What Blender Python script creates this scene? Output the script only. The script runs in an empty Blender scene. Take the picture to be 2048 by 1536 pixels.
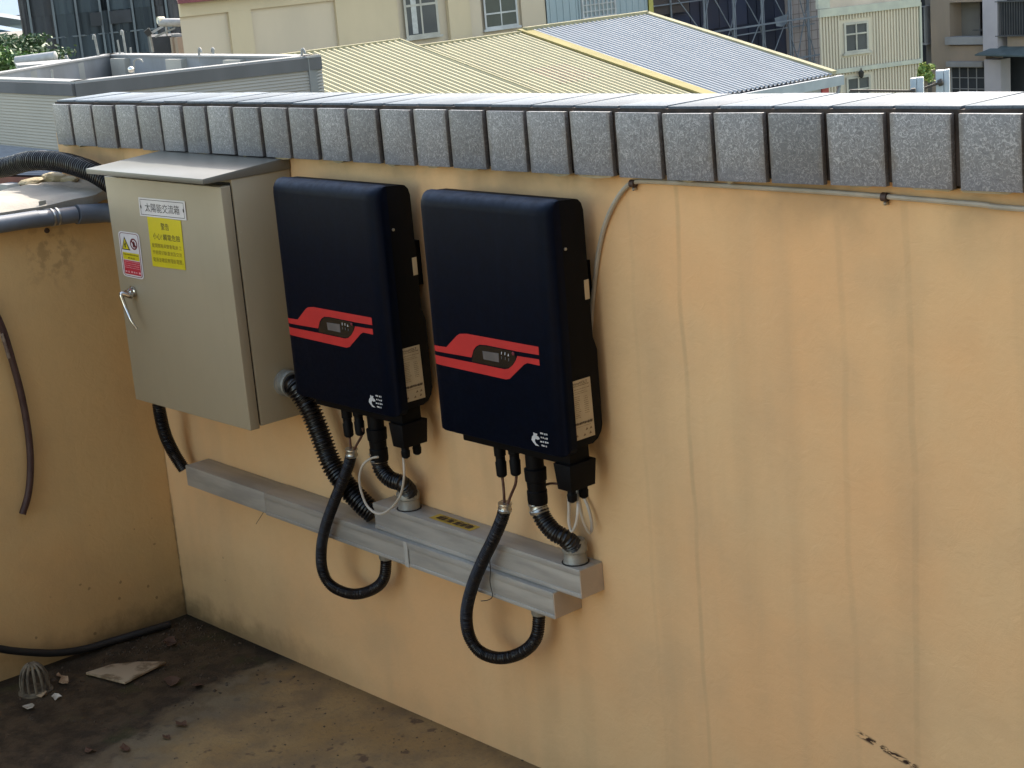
import bpy, bmesh, math, random
from mathutils import Vector, Matrix
random.seed(7)
scene = bpy.context.scene
# ---------------------------------------------------------------- camera
yaw, pit, rol = math.radians(49.29), math.radians(14.54), math.radians(4.898)
fw = Vector((-math.sin(yaw)*math.cos(pit), math.cos(yaw)*math.cos(pit), -math.sin(pit)))
r0 = Vector((math.cos(yaw), math.sin(yaw), 0)); d0 = fw.cross(r0)
rt = r0*math.cos(rol) + d0*math.sin(rol); dn = -r0*math.sin(rol) + d0*math.cos(rol)
cd = bpy.data.cameras.new('camera'); cam = bpy.data.objects.new('camera', cd)
scene.collection.objects.link(cam)
cd.sensor_width = 36; cd.lens = 3500/2048*36; cd.clip_end = 9000; cd.clip_start = .05
m = Matrix.Identity(4)
for i in range(3):
    m[i][0] = rt[i]; m[i][1] = -dn[i]; m[i][2] = -fw[i]
m[0][3], m[1][3], m[2][3] = (4.7031,-2.5969,2.0298)
cam.matrix_world = m
scene.camera = cam
# ---------------------------------------------------------------- sky, sun, exposure
SUN = Vector((.40, -.96, -1.0)).normalized()          # direction the light travels
el = math.asin(-SUN.z); az = math.atan2(-SUN.x, -SUN.y)
w = bpy.data.worlds.new('World'); scene.world = w; w.use_nodes = True
nt = w.node_tree; bg = nt.nodes['Background']
sk = nt.nodes.new('ShaderNodeTexSky'); sk.sky_type = 'NISHITA'; sk.sun_disc = False
sk.sun_elevation = el; sk.sun_rotation = az; sk.altitude = 20; sk.air_density = 1.0; sk.dust_density = 1.6; sk.ozone_density = 1.0
wb = nt.nodes.new('ShaderNodeMix'); wb.data_type = 'RGBA'; wb.blend_type = 'MULTIPLY'; wb.inputs[0].default_value = 1; wb.inputs[7].default_value = (1.14, .99, .79, 1)
nt.links.new(sk.outputs[0], wb.inputs[6]); nt.links.new(wb.outputs[2], bg.inputs[0]); bg.inputs[1].default_value = 0.15
ld = bpy.data.lights.new('sun', 'SUN'); ld.energy = 2.0; ld.angle = math.radians(.53); ld.color = (1, .95, .87)
lo = bpy.data.objects.new('sun', ld); scene.collection.objects.link(lo)
lo.rotation_euler = SUN.to_track_quat('-Z', 'Y').to_euler(); lo.location = (0, 0, 30)
vs = scene.view_settings; vs.view_transform = 'Standard'; vs.look = 'None'; vs.exposure = 2.15; vs.gamma = 1; vs.use_curve_mapping = False
scene.cycles.max_bounces = 6; scene.cycles.diffuse_bounces = 4

COL = scene.collection
# ---------------------------------------------------------------- materials
def N(nt, t, **k):
    n = nt.nodes.new(t)
    for a, b in k.items(): setattr(n, a, b)
    return n
def mix(nt, fac, a, b, mode='MIX'):
    n = N(nt, 'ShaderNodeMix', data_type='RGBA', blend_type=mode)
    for i, v in ((0, fac), (6, a), (7, b)):
        if hasattr(v, 'links') or hasattr(v, 'is_output'): nt.links.new(v, n.inputs[i])
        elif i == 0: n.inputs[0].default_value = v
        else: n.inputs[i].default_value = (*v[:3], 1)
    return n.outputs[2]
def math_(nt, op, a, b=None, c=None, clamp=False):
    n = N(nt, 'ShaderNodeMath', operation=op, use_clamp=clamp)
    for i, v in enumerate((a, b, c)):
        if v is None: continue
        if hasattr(v, 'is_output'): nt.links.new(v, n.inputs[i])
        else: n.inputs[i].default_value = v
    return n.outputs[0]
def ramp(nt, x, a, b, lo=0., hi=1.):
    n = N(nt, 'ShaderNodeMapRange', interpolation_type='SMOOTHSTEP'); nt.links.new(x, n.inputs[0])
    for i, v in zip((1, 2, 3, 4), (a, b, lo, hi)): n.inputs[i].default_value = v
    return n.outputs[0]
def coords(nt, scale=(1, 1, 1), kind='Object'):
    tc = N(nt, 'ShaderNodeTexCoord'); mp = N(nt, 'ShaderNodeMapping'); mp.inputs[3].default_value = scale
    nt.links.new(tc.outputs[kind], mp.inputs[0]); return mp.outputs[0]
def noise(nt, vec, s, det=4, rough=.55, dist=0):
    n = N(nt, 'ShaderNodeTexNoise'); nt.links.new(vec, n.inputs['Vector'])
    n.inputs['Scale'].default_value = s; n.inputs['Detail'].default_value = det
    n.inputs['Roughness'].default_value = rough; n.inputs['Distortion'].default_value = dist
    return n.outputs['Fac']
def bump(nt, h, strength, dist=.002):
    n = N(nt, 'ShaderNodeBump'); n.inputs['Strength'].default_value = strength; n.inputs['Distance'].default_value = dist
    nt.links.new(h, n.inputs['Height']); nt.links.new(n.outputs[0], nt.nodes['Principled BSDF'].inputs['Normal'])
def base(name, rough=.6, metal=0, spec=.5):
    mt = bpy.data.materials.new(name); mt.use_nodes = True; b = mt.node_tree.nodes['Principled BSDF']
    b.inputs['Roughness'].default_value = rough; b.inputs['Metallic'].default_value = metal
    b.inputs['Specular IOR Level'].default_value = spec
    return mt, mt.node_tree, b
def M(name, c1, c2=None, s=8, rough=.6, metal=0, bs=None, bd=.001, stretch=(1, 1, 1), spec=.5, contrast=(.35, .65), rv=0, oi=0):
    """two-tone procedural surface with fine relief"""
    mt, nt, b = base(name, rough, metal, spec)
    c2 = c2 or tuple(v*.8 for v in c1)
    v = coords(nt, stretch); f = noise(nt, v, s, 5)
    col = mix(nt, ramp(nt, f, *contrast), c1, c2)
    if oi:
        o = N(nt, 'ShaderNodeObjectInfo'); k = ramp(nt, o.outputs['Random'], 0, 1, 1-oi, 1+oi)
        n = N(nt, 'ShaderNodeVectorMath', operation='SCALE'); nt.links.new(col, n.inputs[0]); nt.links.new(k, n.inputs['Scale']); col = n.outputs[0]
    nt.links.new(col, b.inputs['Base Color'])
    if rv: nt.links.new(ramp(nt, noise(nt, v, s*2.3, 3), .3, .7, rough-rv, rough+rv), b.inputs['Roughness'])
    if bs: bump(nt, noise(nt, coords(nt), bs, 4), .6, bd)
    return mt

def mat_plaster(name, c, streaks=True, side=False):
    mt, nt, b = base(name, .82, 0, .25)
    tc = N(nt, 'ShaderNodeTexCoord'); P = tc.outputs['Object']
    sp = N(nt, 'ShaderNodeSeparateXYZ'); nt.links.new(P, sp.inputs[0]); X, Y, Z = sp.outputs
    dark = tuple(v*k for v, k in zip(c, (.80, .80, .84))); warm = (c[0]*1.04, c[1]*.93, c[2]*.86)
    col = mix(nt, ramp(nt, noise(nt, P, 1.3, 4), .38, .66), c, warm)
    col = mix(nt, ramp(nt, noise(nt, P, 3.1, 5), .45, .75, 0, .55), col, dark)
    col = mix(nt, ramp(nt, noise(nt, P, 14, 6, .65), .42, .68, 0, .09), col, tuple(v*.72 for v in c))
    # broad vertical weather streaks
    mp = N(nt, 'ShaderNodeMapping'); nt.links.new(P, mp.inputs[0]); mp.inputs[3].default_value = (5.3, 5.3, .5)
    st = noise(nt, mp.outputs[0], 1.0, 4, .6)
    col = mix(nt, ramp(nt, st, .50, .74, 0, .38), col, dark)
    if streaks:
        wob = noise(nt, P, 2.2, 2); wob = math_(nt, 'MULTIPLY_ADD', wob, .05, -.025)
        xx = math_(nt, 'ADD', X, wob)
        g = noise(nt, P, 11, 3)
        tot = None
        for x0, wd, z1, a in ((2.112, .010, 1.5, .25), (2.247, .009, 1.5, .65), (2.40, .05, 1.5, .22), (2.53, .03, 1.5, .15), (2.66, .012, 1.5, .30), (2.813, .016, 1.5, .7), (3.05, .02, 1.5, .2), (1.72, .05, 1.5, .5), (1.57, .03, 1.45, .35), (1.44, .03, 1.5, .35), (1.86, .04, 1.5, .4), (2.80, .07, 1.5, .35), (2.16, .06, 1.5, .25)):
            d = math_(nt, 'ABSOLUTE', math_(nt, 'SUBTRACT', xx, x0 + .0))
            k = math_(nt, 'MULTIPLY', ramp(nt, d, wd*.2, wd, 1, 0), a)
            tot = k if tot is None else math_(nt, 'MAXIMUM', tot, k)
        tot = math_(nt, 'MULTIPLY', tot, ramp(nt, g, .25, .6, .35, 1), clamp=True)
        fadez = ramp(nt, Z, -.1, .9, .55, 1)
        tot = math_(nt, 'MULTIPLY', tot, fadez)
        col = mix(nt, math_(nt, 'MULTIPLY', tot, .38), col, (c[0]*.42, c[1]*.45, c[2]*.5))
        # grime under the tiles
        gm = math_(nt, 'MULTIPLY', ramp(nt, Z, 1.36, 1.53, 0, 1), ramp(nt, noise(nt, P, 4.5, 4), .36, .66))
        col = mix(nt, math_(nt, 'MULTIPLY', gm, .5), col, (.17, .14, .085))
        # scuff mark low on the right
        dx = math_(nt, 'SUBTRACT', X, 2.735); dz = math_(nt, 'SUBTRACT', math_(nt, 'MULTIPLY_ADD', dx, .22, Z), .383)
        sc = math_(nt, 'MULTIPLY', ramp(nt, math_(nt, 'ABSOLUTE', dz), .003, .010, 1, 0), ramp(nt, math_(nt, 'ABSOLUTE', dx), .06, .085, 1, 0))
        mp2 = N(nt, 'ShaderNodeMapping'); nt.links.new(P, mp2.inputs[0]); mp2.inputs[3].default_value = (40, 40, 120)
        sc = math_(nt, 'MULTIPLY', sc, ramp(nt, noise(nt, mp2.outputs[0], 1, 3), .44, .54))
        col = mix(nt, sc, col, (.035, .018, .012))
    # specks of mould, denser near the floor and the corner
    vo = N(nt, 'ShaderNodeTexVoronoi'); nt.links.new(P, vo.inputs['Vector']); vo.inputs['Scale'].default_value = 26
    vn = noise(nt, P, 60, 2)
    low = math_(nt, 'MULTIPLY', ramp(nt, Z, 0, .75, 1, 0), ramp(nt, Y if side else X, -1.2 if side else 1.3, 0 if side else 0, 0, 1) if not side else 1.0)
    cellr = N(nt, 'ShaderNodeSeparateColor'); nt.links.new(vo.outputs['Color'], cellr.inputs[0])
    thr = math_(nt, 'MULTIPLY', math_(nt, 'MULTIPLY', low, ramp(nt, cellr.outputs[0], .70, 1.1)), .16)
    spk = ramp(nt, math_(nt, 'SUBTRACT', math_(nt, 'ADD', vo.outputs['Distance'], math_(nt, 'MULTIPLY_ADD', vn, .3, -.15)), thr), -.03, .03, 1, 0)
    col = mix(nt, math_(nt, 'MULTIPLY', spk, math_(nt, 'MULTIPLY', low, .6, clamp=True)), col, (.05, .03, .016))
    # dirt along the foot
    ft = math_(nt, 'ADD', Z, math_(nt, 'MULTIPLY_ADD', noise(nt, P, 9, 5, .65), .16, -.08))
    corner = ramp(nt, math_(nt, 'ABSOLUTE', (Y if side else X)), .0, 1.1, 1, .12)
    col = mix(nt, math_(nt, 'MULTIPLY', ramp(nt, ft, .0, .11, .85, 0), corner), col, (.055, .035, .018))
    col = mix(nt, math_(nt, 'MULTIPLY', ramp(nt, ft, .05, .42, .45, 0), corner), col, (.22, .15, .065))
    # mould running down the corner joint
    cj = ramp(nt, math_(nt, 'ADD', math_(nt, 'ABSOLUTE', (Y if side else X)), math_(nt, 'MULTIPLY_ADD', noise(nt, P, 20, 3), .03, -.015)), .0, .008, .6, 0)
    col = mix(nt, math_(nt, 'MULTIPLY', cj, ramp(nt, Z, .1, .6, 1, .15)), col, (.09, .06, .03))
    if side:   # black mould bloom below the pipe bracket
        ym = math_(nt, 'ABSOLUTE', math_(nt, 'ADD', Y, .27)); zm = math_(nt, 'ABSOLUTE', math_(nt, 'SUBTRACT', Z, 1.23))
        bl = math_(nt, 'MULTIPLY', ramp(nt, ym, .02, .14, 1, 0), ramp(nt, zm, .02, .14, 1, 0))
        bl = math_(nt, 'MULTIPLY', bl, ramp(nt, noise(nt, P, 28, 4), .45, .62))
        col = mix(nt, math_(nt, 'MULTIPLY', bl, .38), col, (.13, .10, .045))
    nt.links.new(col, b.inputs['Base Color'])
    h = math_(nt, 'ADD', noise(nt, P, 90, 5, .7), math_(nt, 'MULTIPLY', noise(nt, P, 7, 3), 2.2))
    h = math_(nt, 'ADD', h, math_(nt, 'MULTIPLY', noise(nt, P, 22, 4, .6, 1.2), 2.0))
    bump(nt, h, .40, .0018)
    return mt

def mat_granite(name, a, bcol, rough, spec=.5, patina=False):
    mt, nt, b = base(name, rough, 0, spec)
    v = coords(nt); o = N(nt, 'ShaderNodeObjectInfo')
    ad = N(nt, 'ShaderNodeVectorMath', operation='ADD'); nt.links.new(v, ad.inputs[0])
    sc = N(nt, 'ShaderNodeVectorMath', operation='SCALE'); cb = N(nt, 'ShaderNodeCombineXYZ')
    for i in range(3): nt.links.new(o.outputs['Random'], cb.inputs[i])
    nt.links.new(cb.outputs[0], sc.inputs[0]); sc.inputs['Scale'].default_value = 37; nt.links.new(sc.outputs[0], ad.inputs[1])
    n1 = noise(nt, ad.outputs[0], 80, 1.5, .45, 1.6)
    ridge = math_(nt, 'ABSOLUTE', math_(nt, 'SUBTRACT', n1, .5))
    col = mix(nt, ramp(nt, ridge, .0, .055, 1, 0), a, bcol)
    col = mix(nt, ramp(nt, noise(nt, ad.outputs[0], 170, 2), .5, .7, 0, .6), col, tuple(x*.5 for x in a))
    k = ramp(nt, o.outputs['Random'], 0, 1, .78, 1.16)
    n = N(nt, 'ShaderNodeVectorMath', operation='SCALE'); nt.links.new(col, n.inputs[0]); nt.links.new(k, n.inputs['Scale']); col = n.outputs[0]
    if patina:   # dirt creeping in from the edges (tile is centred on its origin)
        sp = N(nt, 'ShaderNodeSeparateXYZ'); nt.links.new(v, sp.inputs[0])
        ex = math_(nt, 'ADD', math_(nt, 'ABSOLUTE', sp.outputs[0]), math_(nt, 'MULTIPLY_ADD', noise(nt, ad.outputs[0], 24, 4), .03, -.015))
        col = mix(nt, ramp(nt, ex, .048, .068, 0, .7), col, (.13, .11, .09))
        ez = math_(nt, 'ADD', sp.outputs[2], math_(nt, 'MULTIPLY_ADD', noise(nt, ad.outputs[0], 18, 4), .05, -.025))
        col = mix(nt, ramp(nt, ez, -.07, -.02, .30, 0), col, (.14, .16, .22))
    nt.links.new(col, b.inputs['Base Color']); bump(nt, n1, .25, .0006)
    return mt

def mat_floor():
    mt, nt, b = base('rooftop_concrete', .85, 0, .3)
    P = N(nt, 'ShaderNodeTexCoord').outputs['Object']
    sp = N(nt, 'ShaderNodeSeparateXYZ'); nt.links.new(P, sp.inputs[0]); X, Y, Z = sp.outputs
    col = mix(nt, ramp(nt, noise(nt, P, 5, 5, .6), .38, .62), (.31, .205, .09), (.20, .135, .07))
    col = mix(nt, ramp(nt, noise(nt, P, 2.6, 4), .5, .7, 0, .8), col, (.30, .185, .07))
    col = mix(nt, ramp(nt, noise(nt, P, 60, 4), .5, .75, 0, .5), col, (.14, .10, .07))
    vo = noise(nt, P, 17, 3, .5)
    col = mix(nt, ramp(nt, vo, .63, .69, 0, .8), col, (.09, .055, .035))       # fallen-leaf stains
    # damp silt that has washed into the corner: distance from the corner along the drain line
    d = math_(nt, 'ADD', X, math_(nt, 'MULTIPLY', Y, .28))
    d = math_(nt, 'ADD', d, math_(nt, 'MULTIPLY_ADD', noise(nt, P, 4.5, 5, .6), .36, -.18))
    dd = math_(nt, 'ADD', d, math_(nt, 'MULTIPLY_ADD', noise(nt, P, 23, 4, .6), .10, -.05))
    grey = ramp(nt, dd, .56, .76, 1, 0)
    col = mix(nt, math_(nt, 'MULTIPLY', grey, .75), col, mix(nt, ramp(nt, noise(nt, P, 9, 4), .45, .6), (.135, .115, .08), (.085, .068, .045)))
    silt = mix(nt, ramp(nt, noise(nt, P, 14, 6, .7), .4, .6), (.026, .019, .013), (.062, .043, .026))
    silt = mix(nt, ramp(nt, noise(nt, P, 6, 3), .58, .7, 0, .8), silt, (.035, .035, .014))
    col = mix(nt, ramp(nt, dd, .47, .54, 1, 0), col, silt)
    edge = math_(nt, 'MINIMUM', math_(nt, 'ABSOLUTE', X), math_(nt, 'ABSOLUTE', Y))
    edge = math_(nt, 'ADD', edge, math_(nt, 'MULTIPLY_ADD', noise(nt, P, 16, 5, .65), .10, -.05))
    col = mix(nt, math_(nt, 'MULTIPLY', ramp(nt, edge, .0, .075, .9, 0), ramp(nt, d, .45, .75, 1, .25)), col, (.012, .010, .008))  # near-black towards the foot of both walls, strongest at the corner end
    nt.links.new(col, b.inputs['Base Color'])
    nt.links.new(ramp(nt, dd, .3, .6, .55, .85), b.inputs['Roughness'])
    bump(nt, math_(nt, 'ADD', noise(nt, P, 70, 5, .7), math_(nt, 'MULTIPLY', noise(nt, P, 12, 4), 2)), .6, .004)
    return mt

WALLC = (.72, .485, .255)
m_wall = mat_plaster('ochre_plaster', WALLC)
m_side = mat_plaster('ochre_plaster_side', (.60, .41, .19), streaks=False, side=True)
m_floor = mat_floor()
m_mortar = M('weathered_mortar', (.33, .30, .25), (.24, .22, .19), 7, .9, bs=60, bd=.004)
m_mortar_o = M('loose_mortar', (.40, .34, .23), (.30, .25, .15), 20, .9, bs=60, bd=.004)
m_gran = mat_granite('granite_face', (.175, .178, .185), (.36, .36, .365), .5, patina=True)
m_gtop = mat_granite('granite_top', (.115, .14, .17), (.14, .165, .195), .6, .12)
m_grout = M('dark_grout', (.022, .016, .013), (.055, .040, .032), 30, .9, bs=120, bd=.002)
m_box = M('beige_grey_paint', (.345, .295, .205), (.325, .28, .195), 3, .42, bs=260, bd=.0002, rv=.05)
_nt = m_box.node_tree; _b = _nt.nodes['Principled BSDF']; _old = _b.inputs['Base Color'].links[0].from_socket
_v = coords(_nt, (30, 30, 1.6)); _f = ramp(_nt, noise(_nt, _v, 1, 4, .6), .52, .85, 0, .08)
_c = mix(_nt, _f, _old, (.20, .17, .11))
_f2 = ramp(_nt, noise(_nt, coords(_nt, (1, 1, 2.5)), 60, 5, .7), .66, .74, 0, .5)
_nt.links.new(mix(_nt, _f2, _c, (.42, .39, .32)), _b.inputs['Base Color'])
m_gap = M('black_gasket', (.012, .012, .012), None, 9, .8)
m_chrome = M('chrome', (.62, .6, .57), (.5, .48, .45), 30, .18, 1)
m_inv = M('navy_black_powder_coat', (.0004, .0030, .0110), (.0003, .0023, .0085), 40, .46, bs=900, bd=.00018, spec=.09, rv=.04)
_nt = m_inv.node_tree; _b = _nt.nodes['Principled BSDF']; _g = N(_nt, 'ShaderNodeNewGeometry'); _s = N(_nt, 'ShaderNodeSeparateXYZ')
_nt.links.new(_g.outputs['Normal'], _s.inputs[0]); _old = _b.inputs['Base Color'].links[0].from_socket     # dust and a painted blue sky sheen on upward faces, faint run marks
_dv = coords(_nt, (40, 40, 3)); _f = math_(_nt, 'MULTIPLY', ramp(_nt, _s.outputs[2], .2, 1.0, .0, .5), ramp(_nt, noise(_nt, coords(_nt), 30, 4), .3, .7, .4, 1))
_f = math_(_nt, 'ADD', _f, ramp(_nt, noise(_nt, _dv, 1, 4), .52, .8, 0, .03))
_nt.links.new(mix(_nt, _f, _old, (.055, .075, .12)), _b.inputs['Base Color'])
m_invs = M('black_heatsink_paint', (.0016, .002, .0035), (.0012, .0015, .0025), 30, .6, bs=500, bd=.0002, spec=.15)
m_red = M('red_vinyl', (.48, .018, .017), (.43, .015, .015), 20, .5)
m_gloss = M('glossy_black_panel', (.006, .006, .007), None, 10, .2)
m_lcd = M('grey_lcd', (.12, .11, .11), (.10, .095, .095), 30, .25)
m_whitep = M('white_print', (.55, .55, .55), (.45, .45, .45), 60, .5)
m_dimp = M('dim_print', (.10, .10, .10), None, 60, .5)
m_cream = M('cream_label', (.52, .42, .27), (.44, .35, .22), 16, .6)
m_ink = M('brown_black_ink', (.05, .03, .015), None, 60, .6)
m_inkl = M('faded_ink', (.20, .13, .07), None, 60, .6)
m_black = M('black_corrugated_plastic', (.003, .003, .005), (.005, .005, .007), 30, .30, spec=.5)
m_rub = M('black_rubber', (.005, .005, .006), (.009, .008, .008), 20, .6)
m_steel = M('weathered_steel', (.46, .445, .41), (.34, .33, .31), 9, .5, .35, bs=120, bd=.0004, stretch=(.5, 3, 3))
m_steelt = M('dusty_steel_top', (.55, .45, .34), (.46, .38, .30), 12, .7, .2, bs=120, bd=.0004)
m_gland = M('grey_cast_fitting', (.33, .325, .29), (.24, .235, .21), 22, .5, .4, bs=90, bd=.001)
m_ferr = M('silver_ferrule', (.55, .55, .52), (.36, .36, .34), 40, .3, .9)
m_cable = M('pale_grey_cable', (.42, .38, .31), (.34, .31, .25), 20, .55)
m_wcable = M('white_cable', (.52, .47, .40), (.42, .38, .32), 20, .5)
m_dcw = M('dark_red_wire', (.06, .022, .014), (.12, .06, .04), 60, .5)
m_clip = M('brown_clip', (.06, .035, .028), None, 30, .6)
m_pvc = M('grey_pvc', (.115, .135, .165), (.09, .105, .13), 9, .42)
m_hose = M('dark_maroon_hose', (.040, .016, .014), (.06, .03, .025), 22, .6, bs=60, bd=.001)
m_scf = M('scuffed_hose', (.25, .2, .15), (.1, .06, .05), 30, .7)
m_white = M('white_enamel', (.66, .65, .66), (.6, .58, .6), 10, .5)
m_yel = M('yellow_sticker', (.60, .50, .004), (.54, .46, .004), 10, .5)
m_yeld = M('amber_sticker', (.52, .36, .05), (.44, .30, .05), 20, .6)
m_stred = M('red_sticker', (.50, .02, .045), (.44, .02, .04), 20, .5)
m_blk = M('black_print', (.015, .013, .012), None, 30, .6)
m_mrn = M('maroon_print', (.16, .01, .02), None, 30, .6)
m_pink = M('pink_print', (.75, .35, .38), None, 30, .6)
m_olive = M('ochre_print', (.20, .15, .008), None, 30, .6)
m_tape = M('translucent_tape', (.42, .41, .38), (.36, .35, .33), 20, .5)
m_drain = M('faded_plastic', (.15, .12, .08), (.06, .045, .03), 30, .7)
m_board = M('dirty_board', (.34, .26, .17), (.16, .11, .06), 18, .85, contrast=(.45, .58))
m_leaf1 = M('dry_leaf', (.42, .30, .18), (.25, .15, .08), 20, .8)
m_leaf2 = M('red_brown_scrap', (.085, .04, .022), (.055, .026, .015), 20, .8)
m_pale = M('pale_scrap', (.50, .45, .38), (.3, .26, .2), 20, .8)
m_peb = M('dark_grit', (.045, .03, .018), (.07, .05, .032), 20, .8)

# ---------------------------------------------------------------- mesh helpers
class MB:
    def __init__(s): s.v = []; s.f = []; s.smooth = False
    def add(s, v, f):
        o = len(s.v); s.v += [tuple(p) for p in v]; s.f += [tuple(i+o for i in q) for q in f]; return s
    def box(s, a, b):
        x0, y0, z0 = a; x1, y1, z1 = b
        if x0 > x1: x0, x1 = x1, x0
        if y0 > y1: y0, y1 = y1, y0
        if z0 > z1: z0, z1 = z1, z0
        return s.add([(x0,y0,z0),(x1,y0,z0),(x1,y1,z0),(x0,y1,z0),(x0,y0,z1),(x1,y0,z1),(x1,y1,z1),(x0,y1,z1)],
                     [(0,3,2,1),(4,5,6,7),(0,1,5,4),(1,2,6,5),(2,3,7,6),(3,0,4,7)])
    def hexa(s, lo, hi):     # lo, hi: 4 points each, counter-clockwise from above
        return s.add(list(lo)+list(hi), [(0,3,2,1),(4,5,6,7),(0,1,5,4),(1,2,6,5),(2,3,7,6),(3,0,4,7)])
    def prism(s, poly, ext):  # poly: list of 3-D points, ext: vector
        n = len(poly); e = Vector(ext); top = [tuple(Vector(p)+e) for p in poly]
        return s.add(list(poly)+top, [tuple(range(n))[::-1], tuple(range(n, 2*n))] + [(i, (i+1) % n, n+(i+1) % n, n+i) for i in range(n)])
    def quad(s, *p): return s.add(p, [tuple(range(len(p)))])
    def bar(s, a, b, wd, h=None):
        a, b = Vector(a), Vector(b); d = (b-a).normalized(); h = h or wd
        up = Vector((0, 0, 1)) if abs(d.z) < .9 else Vector((0, 1, 0)); sx = d.cross(up).normalized()*wd/2; sy = sx.cross(d).normalized()*h/2
        return s.add([a-sx-sy, a+sx-sy, a+sx+sy, a-sx+sy, b-sx-sy, b+sx-sy, b+sx+sy, b-sx+sy],
                     [(0,1,2,3),(7,6,5,4),(0,4,5,1),(1,5,6,2),(2,6,7,3),(3,7,4,0)])
    def sweep(s, pts, r, seg=12, caps=True, rf=None):
        P = [Vector(p) for p in pts]; n = len(P); t0 = (P[1]-P[0]).normalized()
        up = Vector((0, 0, 1)) if abs(t0.z) < .9 else Vector((1, 0, 0)); a = t0.cross(up).normalized()
        L = 0; vs_ = []; 
        for i in range(n):
            t = (P[min(i+1, n-1)]-P[max(i-1, 0)]).normalized()
            a = (a - t*a.dot(t)).normalized(); b = t.cross(a)
            if i: L += (P[i]-P[i-1]).length
            rr = rf(L) if rf else (r[i] if isinstance(r, (list, tuple)) else r)
            for k in range(seg):
                q = 2*math.pi*k/seg; vs_.append(P[i] + (a*math.cos(q)+b*math.sin(q))*rr)
        fs = [(i*seg+k, i*seg+(k+1) % seg, (i+1)*seg+(k+1) % seg, (i+1)*seg+k) for i in range(n-1) for k in range(seg)]
        if caps: fs += [tuple(range(seg))[::-1], tuple(range((n-1)*seg, n*seg))]
        s.smooth = True; return s.add(vs_, fs)
    def lathe(s, base_, axis, prof, seg=20):  # prof: [(height, radius)]
        ax = Vector(axis).normalized(); b = Vector(base_)
        return s.sweep2([b+ax*h for h, _ in prof], [r for _, r in prof], ax, seg)
    def sweep2(s, P, R, ax, seg):
        up = Vector((0, 0, 1)) if abs(ax.z) < .9 else Vector((1, 0, 0)); a = ax.cross(up).normalized(); b = ax.cross(a)
        vs_ = [p+(a*math.cos(2*math.pi*k/seg)+b*math.sin(2*math.pi*k/seg))*r for p, r in zip(P, R) for k in range(seg)]
        n = len(P)
        fs = [(i*seg+k, i*seg+(k+1) % seg, (i+1)*seg+(k+1) % seg, (i+1)*seg+k) for i in range(n-1) for k in range(seg)]
        fs += [tuple(range(seg))[::-1], tuple(range((n-1)*seg, n*seg))]
        s.smooth = True; return s.add(vs_, fs)
    def build(s, name, mt, parent=None, label=None, bev=0, sm=None, origin=None, kind=None, segs=2):
        me = bpy.data.meshes.new(name)
        v = s.v
        if origin is not None: v = [tuple(Vector(p)-Vector(origin)) for p in v]
        me.from_pydata(v, [], s.f); me.materials.append(mt)
        bm = bmesh.new(); bm.from_mesh(me)
        bmesh.ops.recalc_face_normals(bm, faces=bm.faces[:])
        if bev:
            bmesh.ops.bevel(bm, geom=[e for e in bm.edges if len(e.link_faces) == 2 and e.calc_face_angle() > .5], offset=bev, segments=segs, profile=.5, affect='EDGES', clamp_overlap=True)
        bm.to_mesh(me); bm.free()
        if s.smooth or sm or bev:
            for p in me.polygons: p.use_smooth = True
            me.set_sharp_from_angle(angle=math.radians(38))
        o = bpy.data.objects.new(name, me); COL.objects.link(o)
        if parent is not None: o.parent = parent
        if origin is not None: o.location = origin
        if label: o['label'] = label
        if kind: o['kind'] = kind
        return o
def tag(o, label, cat, group=None):
    o['label'] = label; o['category'] = cat
    if group: o['group'] = group
    return o
def thing(name, label, cat, group=None, loc=(0, 0, 0)):
    o = bpy.data.objects.new(name, None); COL.objects.link(o); o.empty_display_size = .1; o.location = loc
    return tag(o, label, cat, group)
def struct(o): o['kind'] = 'structure'; return o
def copy_tree(o, parent=None):
    c = o.copy(); COL.objects.link(c)
    if parent is not None: c.parent = parent
    for ch in list(o.children): copy_tree(ch, c)
    return c
def spline(pts, step=.004):
    P = [Vector(p) for p in pts]; P = [P[0]*2-P[1]] + P + [P[-1]*2-P[-2]]; out = []
    for i in range(1, len(P)-2):
        n = max(2, int((P[i+1]-P[i]).length/step))
        for k in range(n):
            t = k/n; a, b, c, d = P[i-1:i+3]
            out.append(.5*((2*b)+(c-a)*t+(2*a-5*b+4*c-d)*t*t+(3*b-a-3*c+d)*t**3))
    out.append(P[-2]); return out
def corrugated(pts, r, pitch=.0055, amp=.12, seg=12):
    sp = spline(pts, pitch/7.0)
    return MB().sweep(sp, r, seg, rf=lambda L: r*(1+amp*.5*max(-1, min(1, 1.7*math.cos(2*math.pi*L/pitch)))))
FONT = None
def text_mesh(txt, bold=0.0):
    c = bpy.data.curves.new('t', 'FONT'); c.body = txt; c.size = 1; c.offset = bold; c.resolution_u = 2
    o = bpy.data.objects.new('t', c); COL.objects.link(o)
    me = bpy.data.meshes.new_from_object(o.evaluated_get(bpy.context.evaluated_depsgraph_get()))
    bpy.data.objects.remove(o); bpy.data.curves.remove(c)
    v = [tuple(p.co) for p in me.vertices]; f = [tuple(p.vertices) for p in me.polygons]; bpy.data.meshes.remove(me)
    return v, f
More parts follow.
